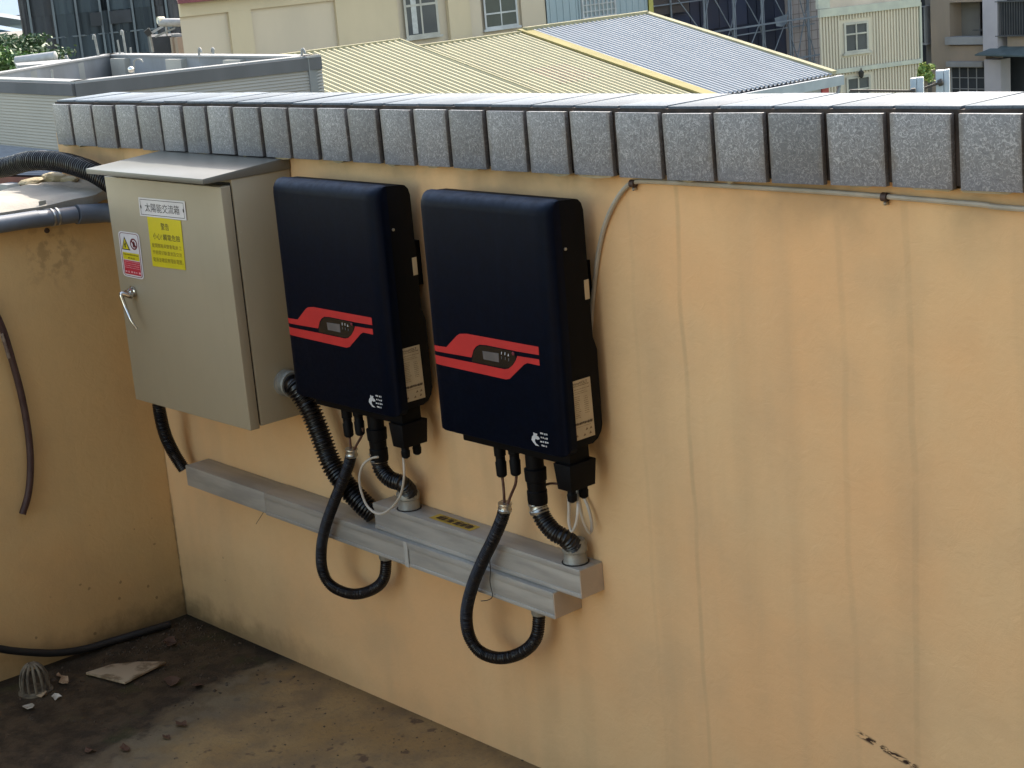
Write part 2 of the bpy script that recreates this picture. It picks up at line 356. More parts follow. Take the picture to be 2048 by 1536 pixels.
def lettering(txt, O, U, V, mt, parent, bold=0.0, name='lettering'):
    """text stretched into the parallelogram O + u*U + v*V"""
    v, f = text_mesh(txt, bold)
    if not v: return None
    x0 = min(p[0] for p in v); x1 = max(p[0] for p in v); y0 = min(p[1] for p in v); y1 = max(p[1] for p in v)
    O, U, V = Vector(O), Vector(U), Vector(V)
    mb = MB(); mb.add([O+U*((p[0]-x0)/(x1-x0))+V*((p[1]-y0)/(y1-y0)) for p in v], f)
    me = bpy.data.meshes.new(name); me.from_pydata(mb.v, [], mb.f); me.materials.append(mt)
    o = bpy.data.objects.new(name, me); COL.objects.link(o); o.parent = parent
    return o
def marks(O, U, V, rows, mt, parent, seed=1, name='lettering'):
    """rows of tiny print too small to read: rows = [(v, height, u0, u1, glyph width)] in unit square"""
    rnd = random.Random(seed); mb = MB(); O, U, V = Vector(O), Vector(U), Vector(V)
    for v, h, u0, u1, g in rows:
        u = u0
        while u < u1:
            wd = g*rnd.uniform(.5, .95); a = v+h*rnd.uniform(0, .2); b = v+h*rnd.uniform(.75, 1)
            mb.quad(O+U*u+V*a, O+U*(u+wd)+V*a, O+U*(u+wd)+V*b, O+U*u+V*b); u += g*rnd.uniform(1.0, 1.25)
    o = mb.build(name, mt, parent); return o

# ================================================================ SETTING
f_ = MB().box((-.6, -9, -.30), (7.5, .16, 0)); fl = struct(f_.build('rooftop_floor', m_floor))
g_ = MB().quad((-4000, -4000, -14), (4000, -4000, -14), (4000, 4000, -14), (-4000, 4000, -14))
m_ground = M('distant_ground', (.10, .13, .07), (.16, .16, .13), .02, .95)
struct(g_.build('ground', m_ground))
# the building that carries the roof terrace
m_own = M('own_building_render', (.40, .34, .25), None, 1, .85)
own = tag(MB().box((-.55, -9, -13.99), (7.4, .15, -.302)).build('building', m_own), 'building body below the roof terrace, under the ochre parapet', 'building')

# ================================================================ PARAPET WALL WITH GRANITE COPING
J = [(-0.3425,1.6214,1.4973),(-0.2259,1.6226,1.4984),(-0.0912,1.6239,1.4991),(0.0429,1.6253,1.4999),(0.1721,1.6266,1.5006),(0.3008,1.6279,1.5013),(0.4220,1.6291,1.5019),(0.5480,1.6304,1.5026),(0.6765,1.6317,1.5033),(0.8083,1.6330,1.5040),(0.9347,1.6342,1.5047),(1.0605,1.6355,1.5053),(1.1894,1.6367,1.5060),(1.3169,1.6380,1.5067),(1.4465,1.6393,1.5074),(1.5776,1.6406,1.5083),(1.7078,1.6420,1.5093),(1.8450,1.6435,1.5103),(1.9801,1.6450,1.5114),(2.1141,1.6464,1.5124),(2.2496,1.6479,1.5134),(2.3889,1.6503,1.5167),(2.5253,1.6528,1.5201),(2.6626,1.6554,1.5234),(2.8028,1.6581,1.5269),(2.9453,1.6596,1.5276),(3.0843,1.6624,1.5296)]
while J[-1][0] < 5.4: J.append((J[-1][0]+.1425, J[-1][1]+.0006, J[-1][2]+.0008))
pw = thing('parapet_wall', 'long ochre plastered parapet wall capped with grey granite tiles', 'wall', loc=(0, 0, 0))
prof = [(J[0][0]+.012, J[0][2])] + [(a, c) for a, b, c in J[1:]]
def strip(y0, y1, zl, zh):       # zl/zh: functions of joint tuple, follows the slight rise of the wall top
    mb = MB()
    for (a, b) in zip(J[:-1], J[1:]):
        mb.add([(a[0], y0, zl(a)), (b[0], y0, zl(b)), (b[0], y0, zh(b)), (a[0], y0, zh(a)),
                (a[0], y1, zl(a)), (b[0], y1, zl(b)), (b[0], y1, zh(b)), (a[0], y1, zh(a))],
               [(0,1,2,3), (7,6,5,4), (3,2,6,7), (4,5,1,0)])
    a, b = J[0], J[-1]
    mb.quad((a[0], y0, zl(a)), (a[0], y0, zh(a)), (a[0], y1, zh(a)), (a[0], y1, zl(a)))
    mb.quad((b[0], y0, zl(b)), (b[0], y0, zh(b)), (b[0], y1, zh(b)), (b[0], y1, zl(b)))
    return mb
wallm = MB(); n_ = 60
xs_ = [-.405+i*(5.4+.405)/n_ for i in range(n_+1)]
J0 = J[0]; J[0] = (-.405, J0[1], J0[2])
strip(0, .17, lambda j: -.02, lambda j: j[2]+.03).build('plaster_face', m_wall, pw)
J[0] = J0
strip(-.0215, .176, lambda j: j[2]+.006, lambda j: j[1]+.0066).build('mortar_bed', m_grout, pw)
# plaster smears under the tiles
sm_ = MB(); rs = random.Random(3)
for (a, b) in zip(J[:-1], J[1:]):
    if rs.random() < .75:
        u0 = rs.uniform(0, .4); u1 = rs.uniform(u0+.2, 1); x0 = a[0]+(b[0]-a[0])*u0; x1 = a[0]+(b[0]-a[0])*u1; z = (a[2]+b[2])/2
        sm_.prism([(x0, -.030, z+.001), (x0+.01, -.030, z-.004), ((x0+x1)/2, -.030, z-.002-rs.random()*.005), (x1-.01, -.030, z-.003), (x1, -.030, z+.001)], (0, .035, 0))
sm_.build('mortar_smear', m_mortar_o, pw)
tf = MB().box((-.0625, -.006, -.0695), (.0625, .006, .0695)); t0 = tf.build('tile', m_gran, pw, bev=.0009); tmesh = t0.data
tt = MB().box((-.0655, -.0995, -.003), (.0655, .0995, .003)); t1 = tt.build('tile', m_gtop, pw, bev=.0009); tmesh2 = t1.data
rs = random.Random(11); first = True
def lip_z(j): return j[1]
for (a, b) in zip(J[:-1], J[1:]):
    o = t0 if first else bpy.data.objects.new('tile', tmesh)
    if not first: COL.objects.link(o); o.parent = pw
    wj = b[0]-a[0]; zt = (a[1]+b[1])/2; zb = (a[2]+b[2])/2
    o.location = ((a[0]+b[0])/2+rs.uniform(-.0012, .0012), -.029+rs.uniform(-.0012, .0012), (zt+zb)/2+rs.uniform(-.001, .001))
    o.scale = ((wj-.0145-rs.uniform(-.002, .0025))/.125, 1, (zt-zb)/.139)
    sl = math.atan2(b[1]-a[1], wj)
    o.rotation_euler = (rs.uniform(-.008, .008), -sl+rs.uniform(-.006, .006), rs.uniform(-.01, .01))
    q = t1 if first else bpy.data.objects.new('tile', tmesh2)
    if not first: COL.objects.link(q); q.parent = pw
    q.location = ((a[0]+b[0])/2+.004, .0815+rs.uniform(-.002, .002), zt+.0092+rs.uniform(-.001, .001))
    q.scale = ((wj-.0075)/.131, 1, 1)
    q.rotation_euler = (rs.uniform(-.005, .005), -sl+rs.uniform(-.006, .006), rs.uniform(-.004, .004))
    first = False

# ================================================================ SIDE WALL
sw = thing('side_wall', 'lower ochre side wall on the left with rough mortar top, meeting the parapet in the corner', 'wall', loc=(0, 0, 0))
MB().box((-.44, -7, -.02), (0, -.001, 1.352)).build('plaster_face', m_side, sw)
bm_ = MB(); rs = random.Random(5); ny = 90; nx = 8; top = []
for i in range(ny+1):
    y = -.001-i*(i*.0016+.010) if i < 80 else -.001-80*(80*.0016+.010)-(i-80)*.2
    row = []
    for k in range(nx+1):
        x = -.455+.47*k/nx; z = 1.383+.004*math.sin(y*9+k)+rs.uniform(-.0035, .0035)-(.010 if k in (0, nx) else 0)
        if k == nx: x += rs.uniform(-.004, .004)
        row.append((x, y, z))
    top.append(row)
vv = [p for r in top for p in r]; W_ = nx+1
ff = [(i*W_+k, (i+1)*W_+k, (i+1)*W_+k+1, i*W_+k+1) for i in range(ny) for k in range(nx)]
o_ = len(vv)
for r in top: vv.append((r[nx][0]-.004, r[nx][1], 1.350+rs.uniform(-.004, .004)))
for r in top: vv.append((r[0][0], r[0][1], 1.345))
ff += [(i*W_+nx, (i+1)*W_+nx, o_+i+1, o_+i) for i in range(ny)] + [(i*W_, o_+ny+1+i, o_+ny+2+i, (i+1)*W_) for i in range(ny)]
cap_ = MB().add(vv, ff); cap_.smooth = True; cap_.build('mortar_top', m_mortar, sw)
# lump of mortar at the outer corner
lump = MB(); rs = random.Random(8)
for c_, r_ in (((-.38, -.045, 1.392), (.07, .035, .02)), ((-.31, -.03, 1.388), (.05, .028, .013)), ((-.42, -.09, 1.386), (.04, .05, .014))):
    bmm = bmesh.new(); bmesh.ops.create_icosphere(bmm, subdivisions=2, radius=1)
    lump.add([(c_[0]+v.co.x*r_[0]*rs.uniform(.8, 1.15), c_[1]+v.co.y*r_[1]*rs.uniform(.8, 1.15), c_[2]+v.co.z*r_[2]*rs.uniform(.75, 1.2)) for v in bmm.verts], [tuple(v.index for v in f.verts) for f in bmm.faces]); bmm.free()
lump.build('mortar_lump', m_mortar_o, sw)

# ================================================================ ADDED CANOPY over the left of the terrace (unseen, put in to shade the corner)
sc_ = thing('added_shade_canopy', 'panel canopy on steel posts, added to shade the left corner, left of the camera', 'added shade canopy')
m_pv = M('shade_panel_glass', (.012, .016, .04), (.010, .013, .03), 4, .15); m_al = M('aluminium_frame', (.5, .5, .5), None, 5, .4, .8)
for i in range(2):
    for j in range(4):
        x0, y0 = -1.6+i*1.02, -1.75-j*1.02
        MB().box((x0, y0-1.0, 2.62-j*.0), (x0+1.0, y0, 2.66-j*.0)).build('shade_panel', m_pv, sc_)
for y_ in (-1.6, -4.9):
    MB().box((-1.6, y_-.04, 2.54), (.42, y_+.04, 2.618)).build('canopy_beam', m_al, sc_)
    for x_ in (-.22, .34):
        MB().box((x_-.04, -4.94, 1.40 if x_ < 0 else .0), (x_+.04, -4.86, 2.539)).build('canopy_post', m_al, sc_) if y_ < -3 else None
MB().box((-.26, -2.64, 1.40), (-.18, -2.56, 2.539)).build('canopy_post', m_al, sc_)
MB().box((-.26, -4.9, 2.46), (-.18, -1.6, 2.538)).build('canopy_beam', m_al, sc_)

# unseen tower added on the right to cut sky light from that side
m_tow = M('dark_blocker_cladding', (.13, .11, .09), (.11, .095, .08), 2, .8)
tw = thing('added_sky_blocker', 'dark tower added at the right end of the terrace to block sky light', 'added sky blocker', loc=(0, 0, 0))
MB().box((5.52, -8.9, .001), (7.35, .10, 6.2)).build('blocker_wall', m_tow, tw)
MB().box((5.46, -5.6, .02), (5.519, -4.7, 2.1)).build('blocker_door', m_al, tw)

# ================================================================ SWITCH BOX
bx = thing('electrical_cabinet', 'beige grey steel cabinet with slanted lid and yellow warning sticker, left of the inverters', 'electrical box', loc=(0, 0, 0))
XL, XR, ZB, ZT = .276, .873, .811, 1.468
MB().box((XL+.006, -.186, ZB+.002), (XR, -.004, 1.4700)).build('cabinet_body', m_box, bx, bev=.0015)
MB().box((XL+.012, -.1905, ZB+.008), (XR-.006, -.1862, ZT-.006)).build('door_seal', m_gap, bx)
MB().box((XL, -.221, ZB-.003), (XR, -.1915, ZT-.012)).build('door', m_box, bx, bev=.0022, segs=3)
lid = MB()
lid.hexa([(XL-.004, -.272, 1.4705), (XR+.003, -.272, 1.4705), (XR+.003, -.003, 1.4703), (XL-.004, -.003, 1.4703)],
         [(XL-.004, -.272, 1.4845), (XR+.003, -.272, 1.4845), (XR+.003, -.003, 1.502), (XL-.004, -.003, 1.502)])
m_lid = M('lid_paint', (.16, .155, .135), (.145, .14, .12), 3, .38, bs=260, bd=.0002)
lid.build('cabinet_lid', m_lid, bx, bev=.0018)
YD = -.2222
def corners(a, b, c, d): return [Vector(a), Vector(b), Vector(c), Vector(d)]
# white name plate
A, B, C_, D_ = corners((0.4538,-0.2220,1.4069), (0.6932,-0.2220,1.4095), (0.6910,-0.2220,1.3587), (0.4512,-0.2220,1.3559))
pl = MB().prism([A, B, C_, D_], (0, -.0015, 0)).build('name_plate', m_white, bx)
def inset(P, k): c = sum(P, Vector())/4; return [c+(p-c)*k for p in P]
def lerpq(P, u, v): return (P[3]*(1-u)+P[2]*u)*(1-v)+(P[0]*(1-u)+P[1]*u)*v     # v up
Q = [A, B, C_, D_]; dy = Vector((0, -.0018, 0))
fr_ = MB()
for (u0, v0, u1, v1) in ((.035, .89, .965, .905+.015), (.035, .08, .965, .11), (.03, .08, .038, .92), (.962, .08, .97, .92)):
    fr_.quad(*[lerpq(Q, *k)+dy for k in ((u0, v0), (u1, v0), (u1, v1), (u0, v1))])
for u in (.04, .96):
    c = lerpq(Q, u, .5)+dy*1.1
    fr_.add([c+Vector((.0035*math.cos(k*math.pi/6), 0, .0055*math.sin(k*math.pi/6))) for k in range(12)], [tuple(range(12))])
fr_.build('plate_border', m_blk, pl)
lettering('太陽能交流箱', lerpq(Q, .13, .26)+dy, (lerpq(Q, .87, .26)-lerpq(Q, .13, .26)), (lerpq(Q, .13, .74)-lerpq(Q, .13, .26)), m_blk, pl, .0)
# yellow sticker
Q = corners((0.4859,-0.2220,1.3573), (0.6595,-0.2220,1.3558), (0.6514,-0.2220,1.2214), (0.4805,-0.2220,1.2179))
ys = MB().prism(Q, (0, -.0006, 0)).build('warning_sticker', m_yel, bx, label='yellow warning sticker with black lettering'); dy = Vector((0, -.0009, 0))
def put(txt, Q, u0, v0, u1, v1, mt, par, bold=0):
    return lettering(txt, lerpq(Q, u0, v0)+dy, lerpq(Q, u1, v0)-lerpq(Q, u0, v0), lerpq(Q, u0, v1)-lerpq(Q, u0, v0), mt, par, bold)
put('警告', Q, .39, .76, .63, .90, m_blk, ys, .0)
put('小心!', Q, .12, .555, .38, .68, m_blk, ys, .0)
put('觸電危險', Q, .42, .555, .93, .68, m_blk, ys, .0)
put('配開關箱具雙重電源 工', Q, .06, .39, .95, .475, m_olive, ys, 0)
put('作前需切斷直流及交流', Q, .06, .25, .94, .335, m_olive, ys, 0)
put('電源並確認無殘餘電壓。', Q, .05, .10, .96, .19, m_olive, ys, 0)
# red / white sticker
Q = corners((0.3135,-0.2220,1.3047), (0.4281,-0.2220,1.3047), (0.4234,-0.2220,1.1739), (0.3091,-0.2220,1.1752))
def rrect(Q, m_, r=.10, asp=2.0, n=5):
    pts = []
    for cx, cy, a0 in ((1-m_-r, 1-m_/asp-r/asp, 0), (m_+r, 1-m_/asp-r/asp, 90), (m_+r, m_/asp+r/asp, 180), (1-m_-r, m_/asp+r/asp, 270)):
        for k in range(n+1):
            q = math.radians(a0+90*k/n); pts.append(lerpq(Q, cx+r*math.cos(q), cy+r/asp*math.sin(q)))
    return pts
rs_ = MB().prism(rrect(Q, 0, .16), (0, -.0006, 0)).build('hazard_sticker', m_white, bx, label='white sticker with red lower half, yellow triangle and red prohibition ring')
ln_ = MB(); o1 = rrect(Q, .05, .13); o2 = rrect(Q, .075, .11); n_ = len(o1); dyv = Vector((0, -.0009, 0))
ln_.add([p+dyv for p in o1]+[p+dyv for p in o2], [(i, (i+1) % n_, n_+(i+1) % n_, n_+i) for i in range(n_)]); ln_.build('border_line', m_mrn, rs_)
def patch(Q, pts, mt, par, name, d=.0009): return MB().quad(*[lerpq(Q, *p)+Vector((0, -d, 0)) for p in pts]).build(name, mt, par)
patch(Q, ((.11, .065), (.89, .065), (.89, .375), (.11, .375)), m_stred, rs_, 'red_panel')
patch(Q, ((.11, .39), (.89, .39), (.89, .545), (.11, .545)), m_yel, rs_, 'yellow_panel')
patch(Q, ((.10, .60), (.50, .60), (.27, .90)), m_blk, rs_, 'hazard_triangle')
patch(Q, ((.15, .62), (.44, .62), (.275, .845)), m_yel, rs_, 'hazard_triangle', .0012)
patch(Q, ((.26, .65), (.31, .65), (.30, .72), (.34, .72), (.27, .80), (.285, .735), (.24, .735)), m_blk, rs_, 'lightning_mark', .0015)
rg = MB(); nn = 24
def el_(cx, cy, rx, ry, q): return lerpq(Q, cx+rx*math.cos(q), cy+ry*math.sin(q))+Vector((0, -.0012, 0))
rg.add([el_(.70, .75, .17, .125, 2*math.pi*k/nn) for k in range(nn)]+[el_(.70, .75, .125, .092, 2*math.pi*k/nn) for k in range(nn)], [(i, (i+1) % nn, nn+(i+1) % nn, nn+i) for i in range(nn)])
rg.quad(*[lerpq(Q, *p)+Vector((0, -.0012, 0)) for p in ((.58, .80), (.61, .835), (.82, .70), (.79, .665))])
rg.quad(*[lerpq(Q, *p)+Vector((0, -.0012, 0)) for p in ((.65, .68), (.75, .68), (.76, .78), (.70, .82), (.65, .76))])
rg.build('prohibition_mark', m_mrn, rs_)
marks(lerpq(Q, 0, 0)+Vector((0, -.0013, 0)), lerpq(Q, 1, 0)-lerpq(Q, 0, 0), lerpq(Q, 0, 1)-lerpq(Q, 0, 0), [(.34, .018, .15, .85, .03), (.295, .018, .15, .85, .03), (.25, .018, .15, .85, .03), (.205, .018, .15, .85, .03), (.10, .05, .15, .85, .11)], m_pink, rs_, 2)
marks(lerpq(Q, 0, 0)+Vector((0, -.0013, 0)), lerpq(Q, 1, 0)-lerpq(Q, 0, 0), lerpq(Q, 0, 1)-lerpq(Q, 0, 0), [(.49, .03, .14, .86, .035), (.41, .04, .35, .65, .06)], m_olive, rs_, 4)
# handle
hc = Vector((0.3542,-0.2220,1.1342))
hd = MB().lathe(hc, (0, -1, 0), [(0, .016), (.006, .016), (.008, .013), (.016, .012), (.018, .009), (.024, .009)], 20).build('door_handle', m_chrome, bx)
hp = Vector((0.3680,-0.2400,1.1262)); h1 = Vector((0.3562,-0.2620,1.1352)); h2 = Vector((0.3665,-0.2620,1.1019)); h3 = Vector((0.3894,-0.2620,1.0642)); h4 = Vector((0.4033,-0.2550,1.0385))
sp_ = spline([hc+Vector((0, -.012, -.004)), hp, h1, h2, h3, h4], .004)
MB().sweep(sp_, [.0085-.0055*(i/len(sp_)) for i in range(len(sp_))], 10).build('handle_lever', m_chrome, hd)
# conduit locknut on the right side of the cabinet
gc = Vector((0.8730,-0.0970,0.9114))
MB().lathe(gc, (1, 0, 0), [(0, .036), (.008, .037), (.010, .033), (.026, .033), (.030, .036), (.036, .034)], 24).build('conduit_fitting', m_gland, bx)

# ================================================================ CABLE TRUNKING
def beam(name, a, b, y, zlo_a, zlo_b, zhi_a, zhi_b, par, mt=m_steel, bev=.002):
    return MB().hexa([(a, y, zlo_a), (b, y, zlo_b), (b, -.001, zlo_b), (a, -.001, zlo_a)], [(a, y, zhi_a), (b, y, zhi_b), (b, -.001, zhi_b), (a, -.001, zhi_a)]).build(name, mt, par, bev=bev)
lt = thing('cable_trunking', 'long galvanised steel trunking running low along the wall, the lower of the two', 'cable trunking', 'steel cable trunkings below the inverters')
zl = lambda x, d=0: .5055 - (x-.249)*(.0275/1.616) + d
x0, x1, xj = .262, 1.865, (0.6781,-0.0850,0.5545)[0]
H_ = .063
beam('trunk_section', x0, xj-.0012, -.083, zl(x0), zl(xj), zl(x0, H_), zl(xj, H_), lt)
beam('trunk_section', xj+.0012, x1-.003, -.084, zl(xj), zl(x1), zl(xj, H_), zl(x1, H_), lt)
# cover lips running along the front
for k, (d0_, d1_) in enumerate(((.047, H_+.0015),)):
    beam('cover_lip', xj+.003, x1, -.0865, zl(xj, d0_), zl(x1, d0_), zl(xj, d1_), zl(x1, d1_), lt, bev=.001)
beam('cover_lip', xj+.003, x1, -.0865, zl(xj, -.0015), zl(x1, -.0015), zl(xj, .007), zl(x1, .007), lt, bev=.001)
ec = MB().box((x1+.0005, -.086, zl(x1)), (x1+.003, -.001, zl(x1, H_))).build('end_plate', m_steelt, lt)
xt = (1.3192,-0.0850,0.5292)[0]
MB().box((xt-.007, -.0882, zl(xt, -.003)), (xt+.008, -.0866, zl(xt, H_+.002))).build('tape_strap', m_tape, lt)
ut = thing('cable_trunking', 'shorter galvanised steel trunking resting on the lower one, with an amber sticker on its top', 'cable trunking', 'steel cable trunkings below the inverters')
a0, a1 = 1.178, 1.948
zu = lambda x, d=0: zl(x, H_)+.003+d
HU = .068
beam('trunk_section', a0, a1-.003, -.0715, zu(a0), zu(a1), zu(a0, HU), zu(a1, HU), ut)
beam('cover_lip', a0, a1, -.0735, zu(a0, HU-.014), zu(a1, HU-.014), zu(a0, HU+.0015), zu(a1, HU+.0015), ut, bev=.001)
beam('cover_lip', a0, a1, -.0735, zu(a0, .0), zu(a1, .0), zu(a0, .010), zu(a1, .010), ut, bev=.001)
MB().box((a1-.002, -.0725, zu(a1)), (a1+.001, -.001, zu(a1, HU-.001))).build('end_plate', m_steelt, ut)
# amber sticker with diagonal hazard chevrons and marks on the upper face
zs = zu(1.55, HU+.0024)
st0, st1 = (1.5567,-0.1723,0.6720), (1.6865,-0.1621,0.6720)
xa, xb = (1.3893,-0.0450,0.6123)[0], (1.5479,-0.0450,0.6132)[0]
zf = lambda x: zu(x, HU+.0022)
am = MB().quad((xa, -.058, zf(xa)), (xb, -.058, zf(xb)), (xb, -.022, zf(xb)), (xa, -.022, zf(xa))).build('amber_sticker', m_yeld, ut)
marks((xa, -.053, zf(xa)+.0005), (xb-xa, 0, zf(xb)-zf(xa)), (0, .026, 0), [(.0, .9, .10, .9, .125)], m_ink, am, 6)
lettering('電壓危險', (xa+.02, -.052, zf(xa)+.0009), ((xb-xa)*.78, 0, zf(xb)-zf(xa)), (0, .026, 0), m_ink, am, 0)

# ================================================================ INVERTERS
WI, HI = .431, .563
inv = thing('solar_inverter', 'matt black wall inverter with red stripes and small display, right one of the pair', 'inverter', 'black inverters with red stripes', loc=(1.585, 0, .909))
# front cover: plan profile with bevelled sides, swept vertically with a rolled top
def cover():
    mb = MB(); R = .030; prof = []
    half = [(0, -.112), (0, -.131), (.003, -.137), (.012, -.1445), (.028, -.1495), (.048, -.151)]
    plan = half + [(WI-x, y) for x, y in half[::-1]]
    rows = []
    top = HI; n = 8
    for z in (0.0, .004, .012, .03): rows.append((z, {0.0: .022, .004: .012, .012: .004, .03: 0}[z], 0))
    rows.append((top-R, 0, 0))
    for k in range(1, n+1):
        q = math.pi/2*k/n; rows.append((top-R+R*math.sin(q), 0, R*(1-math.cos(q))))
    vs = []; np_ = len(plan)
    for z, ins, back in rows:
        for (x, y) in plan:
            xi = x + (ins if x < WI/2 else -ins)*(1 if (x < .03 or x > WI-.03) else .2); yy = y+back+ins*.3
            vs.append((xi, min(yy, -.108) if y > -.12 else min(yy, -.112), z))
    # top flat running back
    for yb in (-.100, -.060):
        for (x, y) in plan: vs.append((x, yb if y > -.2 else yb, top))
    nr = len(rows)+2
    fs = [(i*np_+k, i*np_+k+1, (i+1)*np_+k+1, (i+1)*np_+k) for i in range(len(rows)-1) for k in range(np_-1)]
    e = (len(rows)-1)*np_
    fs += [tuple(range(np_))]
    mb.add(vs[:len(rows)*np_], fs)
    # back closure of the cover
    mb.quad(*[(x, -.108, z) for x, z in ((.004, .01), (WI-.004, .01), (WI-.004, top-.004), (.004, top-.004))])
    mb.smooth = True
    return mb
cv = MB()
# build the cover as bevelled solid: polygon in side view (rolled top) swept across, then corners rounded
side_prof = [(-.112, .0), (-.148, .0), (-.151, .004), (-.151, HI-.034), (-.149, HI-.022), (-.1435, HI-.012), (-.135, HI-.005), (-.125, HI-.001), (-.112, HI)]
def ring(x, f):   # f shrinks the profile towards the side faces (bevelled edge)
    return [(x, -.112+(y+.112)*f, z if z > .01 else z) for y, z in side_prof]
rows_x = [(0, .46), (.0015, .56), (.006, .70), (.012, .84), (.022, .94), (.034, .988), (.046, 1.0)]
rows_l = [(0, .66), (.0015, .76), (.005, .86), (.010, .93), (.018, .975), (.030, .995), (.055, 1.0)]
allr = rows_l + [(WI-x, f) for x, f in rows_x[::-1]]
vs_ = []; npf = len(side_prof)
for x, f in allr:
    d = min(x, WI-x); rb = .018; zoff = rb-math.sqrt(max(0, rb*rb-(rb-min(d, rb))**2)) if d < rb else 0
    for (y, z) in side_prof:
        zz = max(z, zoff)
        tz = HI - (rb*.45-math.sqrt(max(0, (rb*.45)**2-(rb*.45-min(d, rb*.45))**2)) if d < rb*.45 else 0)
        vs_.append((x, -.112+(y+.112)*f, min(zz, tz)))
fs_ = [(i*npf+k, i*npf+k+1, (i+1)*npf+k+1, (i+1)*npf+k) for i in range(len(allr)-1) for k in range(npf-1)]
fs_ += [(i*npf, (i+1)*npf, (i+2)*npf-1, (i+1)*npf-1) for i in range(len(allr)-1)]
fs_ += [tuple(range(npf)), tuple(range((len(allr)-1)*npf, len(allr)*npf))[::-1]]
cv.add(vs_, fs_); cv.smooth = True
cover_o = cv.build('front_cover', m_inv, inv)
# chassis behind, with rounded upper back corner, wider wiring box at the bottom
ch = [(-.114, .014), (-.114, HI-.003), (-.066, HI-.006), (-.054, HI-.009), (-.045, HI-.018), (-.040, HI-.034), (-.039, .250), (-.034, .236), (-.029, .220), (-.029, .050), (-.034, .034), (-.046, .020), (-.062, .013)]
MB().prism([(.003, y, z) for y, z in ch], (WI-.006, 0, 0)).build('chassis', m_invs, inv, bev=.0012)
# wall bracket with key slots, standing between chassis and wall
br = MB()
br.box((.05, -.038, .30), (WI-.035, -.001, .41))
br.build('wall_bracket', m_invs, inv)
MB().box((.05, -.038, .06), (WI-.05, -.001, .09)).build('wall_bracket', m_invs, inv)
MB().box((WI-.004, -.054, .335), (WI-.0022, -.0405, .378)).build('bracket_slot', m_cream, inv)
MB().lathe((WI-.004, -.102, .455), (1, 0, 0), [(0, .0035), (.0035, .0035), (.0045, .002)], 8).build('side_screw', m_ferr, inv)
MB().box((.045, -.118, -.028), (WI-.022, -.058, .0155)).build('lower_skirt', m_invs, inv, bev=.002)
MB().box((.03, -.128, -.010), (.065, -.07, .006)).build('foot_bracket', m_invs, inv, bev=.001)
YF = -.1515
up_ = [(0.0081,0.2047),(0.0568,0.2058),(0.0987,0.2380),(0.1098,0.2434),(0.1345,0.2465),(0.3736,0.2451),(0.3733,0.2267),(0.2996,0.2260),(0.2902,0.2265),(0.1981,0.2278),(0.1762,0.2262),(0.1632,0.2198),(0.1535,0.2104),(0.1442,0.1924),(0.0085,0.1910)]
lo_ = [(0.0080,0.1814),(0.1459,0.1806),(0.2551,0.1794),(0.2691,0.1828),(0.2842,0.1928),(0.2959,0.2052),(0.3019,0.2157),(0.3725,0.2169),(0.3730,0.2031),(0.3332,0.2037),(0.3221,0.1989),(0.2797,0.1670),(0.2708,0.1600),(0.2568,0.1563),(0.0071,0.1605)]
pn_ = [(0.1466,0.1893),(0.1538,0.2069),(0.1647,0.2170),(0.1758,0.2238),(0.1978,0.2262),(0.2823,0.2247),(0.2955,0.2192),(0.2969,0.2112),(0.2902,0.1999),(0.2798,0.1893),(0.2653,0.1829),(0.2363,0.1819),(0.1463,0.1827)]
lc_ = [(0.1855,0.2128),(0.2402,0.2141),(0.2394,0.1934),(0.1869,0.1939)]
xmin = min(p[0] for p in up_+lo_); sx_ = lambda p: (max(.003, p[0]), p[1])
def flat(pts, y, th, name, mt, par): return MB().prism([(x, y, z) for x, z in pts], (0, -th, 0)).build(name, mt, par)
def wrapx(pts):       # vinyl follows the bevelled cover edge
    return pts
def cover_y(x):
    d = min(x, WI-x); rr_ = rows_l if x < WI/2 else rows_x
    for (x0_, f0_), (x1_, f1_) in zip(rr_[:-1], rr_[1:]):
        if d <= x1_: return -.112-.039*(f0_+(f1_-f0_)*max(0, d-x0_)/(x1_-x0_))
    return -.151
def decal(pts, name, mt, par, lift=.0006):
    bm = bmesh.new(); vs = [bm.verts.new((max(.0015, x), 0, z)) for x, z in pts]; bm.faces.new(vs)
    if True:
        for xx in [q[0] for q in rows_l[1:]]+[WI-q[0] for q in rows_x[1:]]:
            bmesh.ops.bisect_plane(bm, geom=bm.verts[:]+bm.edges[:]+bm.faces[:], plane_co=(xx, 0, 0), plane_no=(1, 0, 0))
    bmesh.ops.triangulate(bm, faces=bm.faces[:])
    for v in bm.verts: v.co.y = cover_y(v.co.x)-lift
    me = bpy.data.meshes.new(name); bm.to_mesh(me); bm.free(); me.materials.append(mt)
    o = bpy.data.objects.new(name, me); COL.objects.link(o); o.parent = par; return o
decal(up_, 'red_stripe', m_red, inv); decal(lo_, 'red_stripe', m_red, inv)
dp = flat(pn_, -.1508, .0012, 'display_panel', m_gloss, inv)
flat(lc_, -.152, .0006, 'lcd_screen', m_lcd, dp)
ic_ = [(0.2502,0.2158),(0.2617,0.2160),(0.2729,0.2149),(0.2492,0.2052),(0.2616,0.2048),(0.2729,0.2037)]
ik = MB(); ik2 = MB()
for n_, (x, z) in enumerate(ic_):
    q = ik if n_ < 3 else ik2; s_ = .0022
    if n_ == 2: q.quad((x-s_, -.1524, z-s_*1.4), (x+s_*1.2, -.1524, z-s_*1.4), (x, -.1524, z+s_*1.6))
    else: q.quad((x-s_*.6, -.1524, z-s_*1.5), (x+s_*.3, -.1524, z-s_*1.5), (x+s_*.9, -.1524, z+s_*1.5), (x-s_*.2, -.1524, z+s_*1.5))
ik.build('status_icons', m_whitep, dp); ik2.build('status_icons', m_dimp, dp)
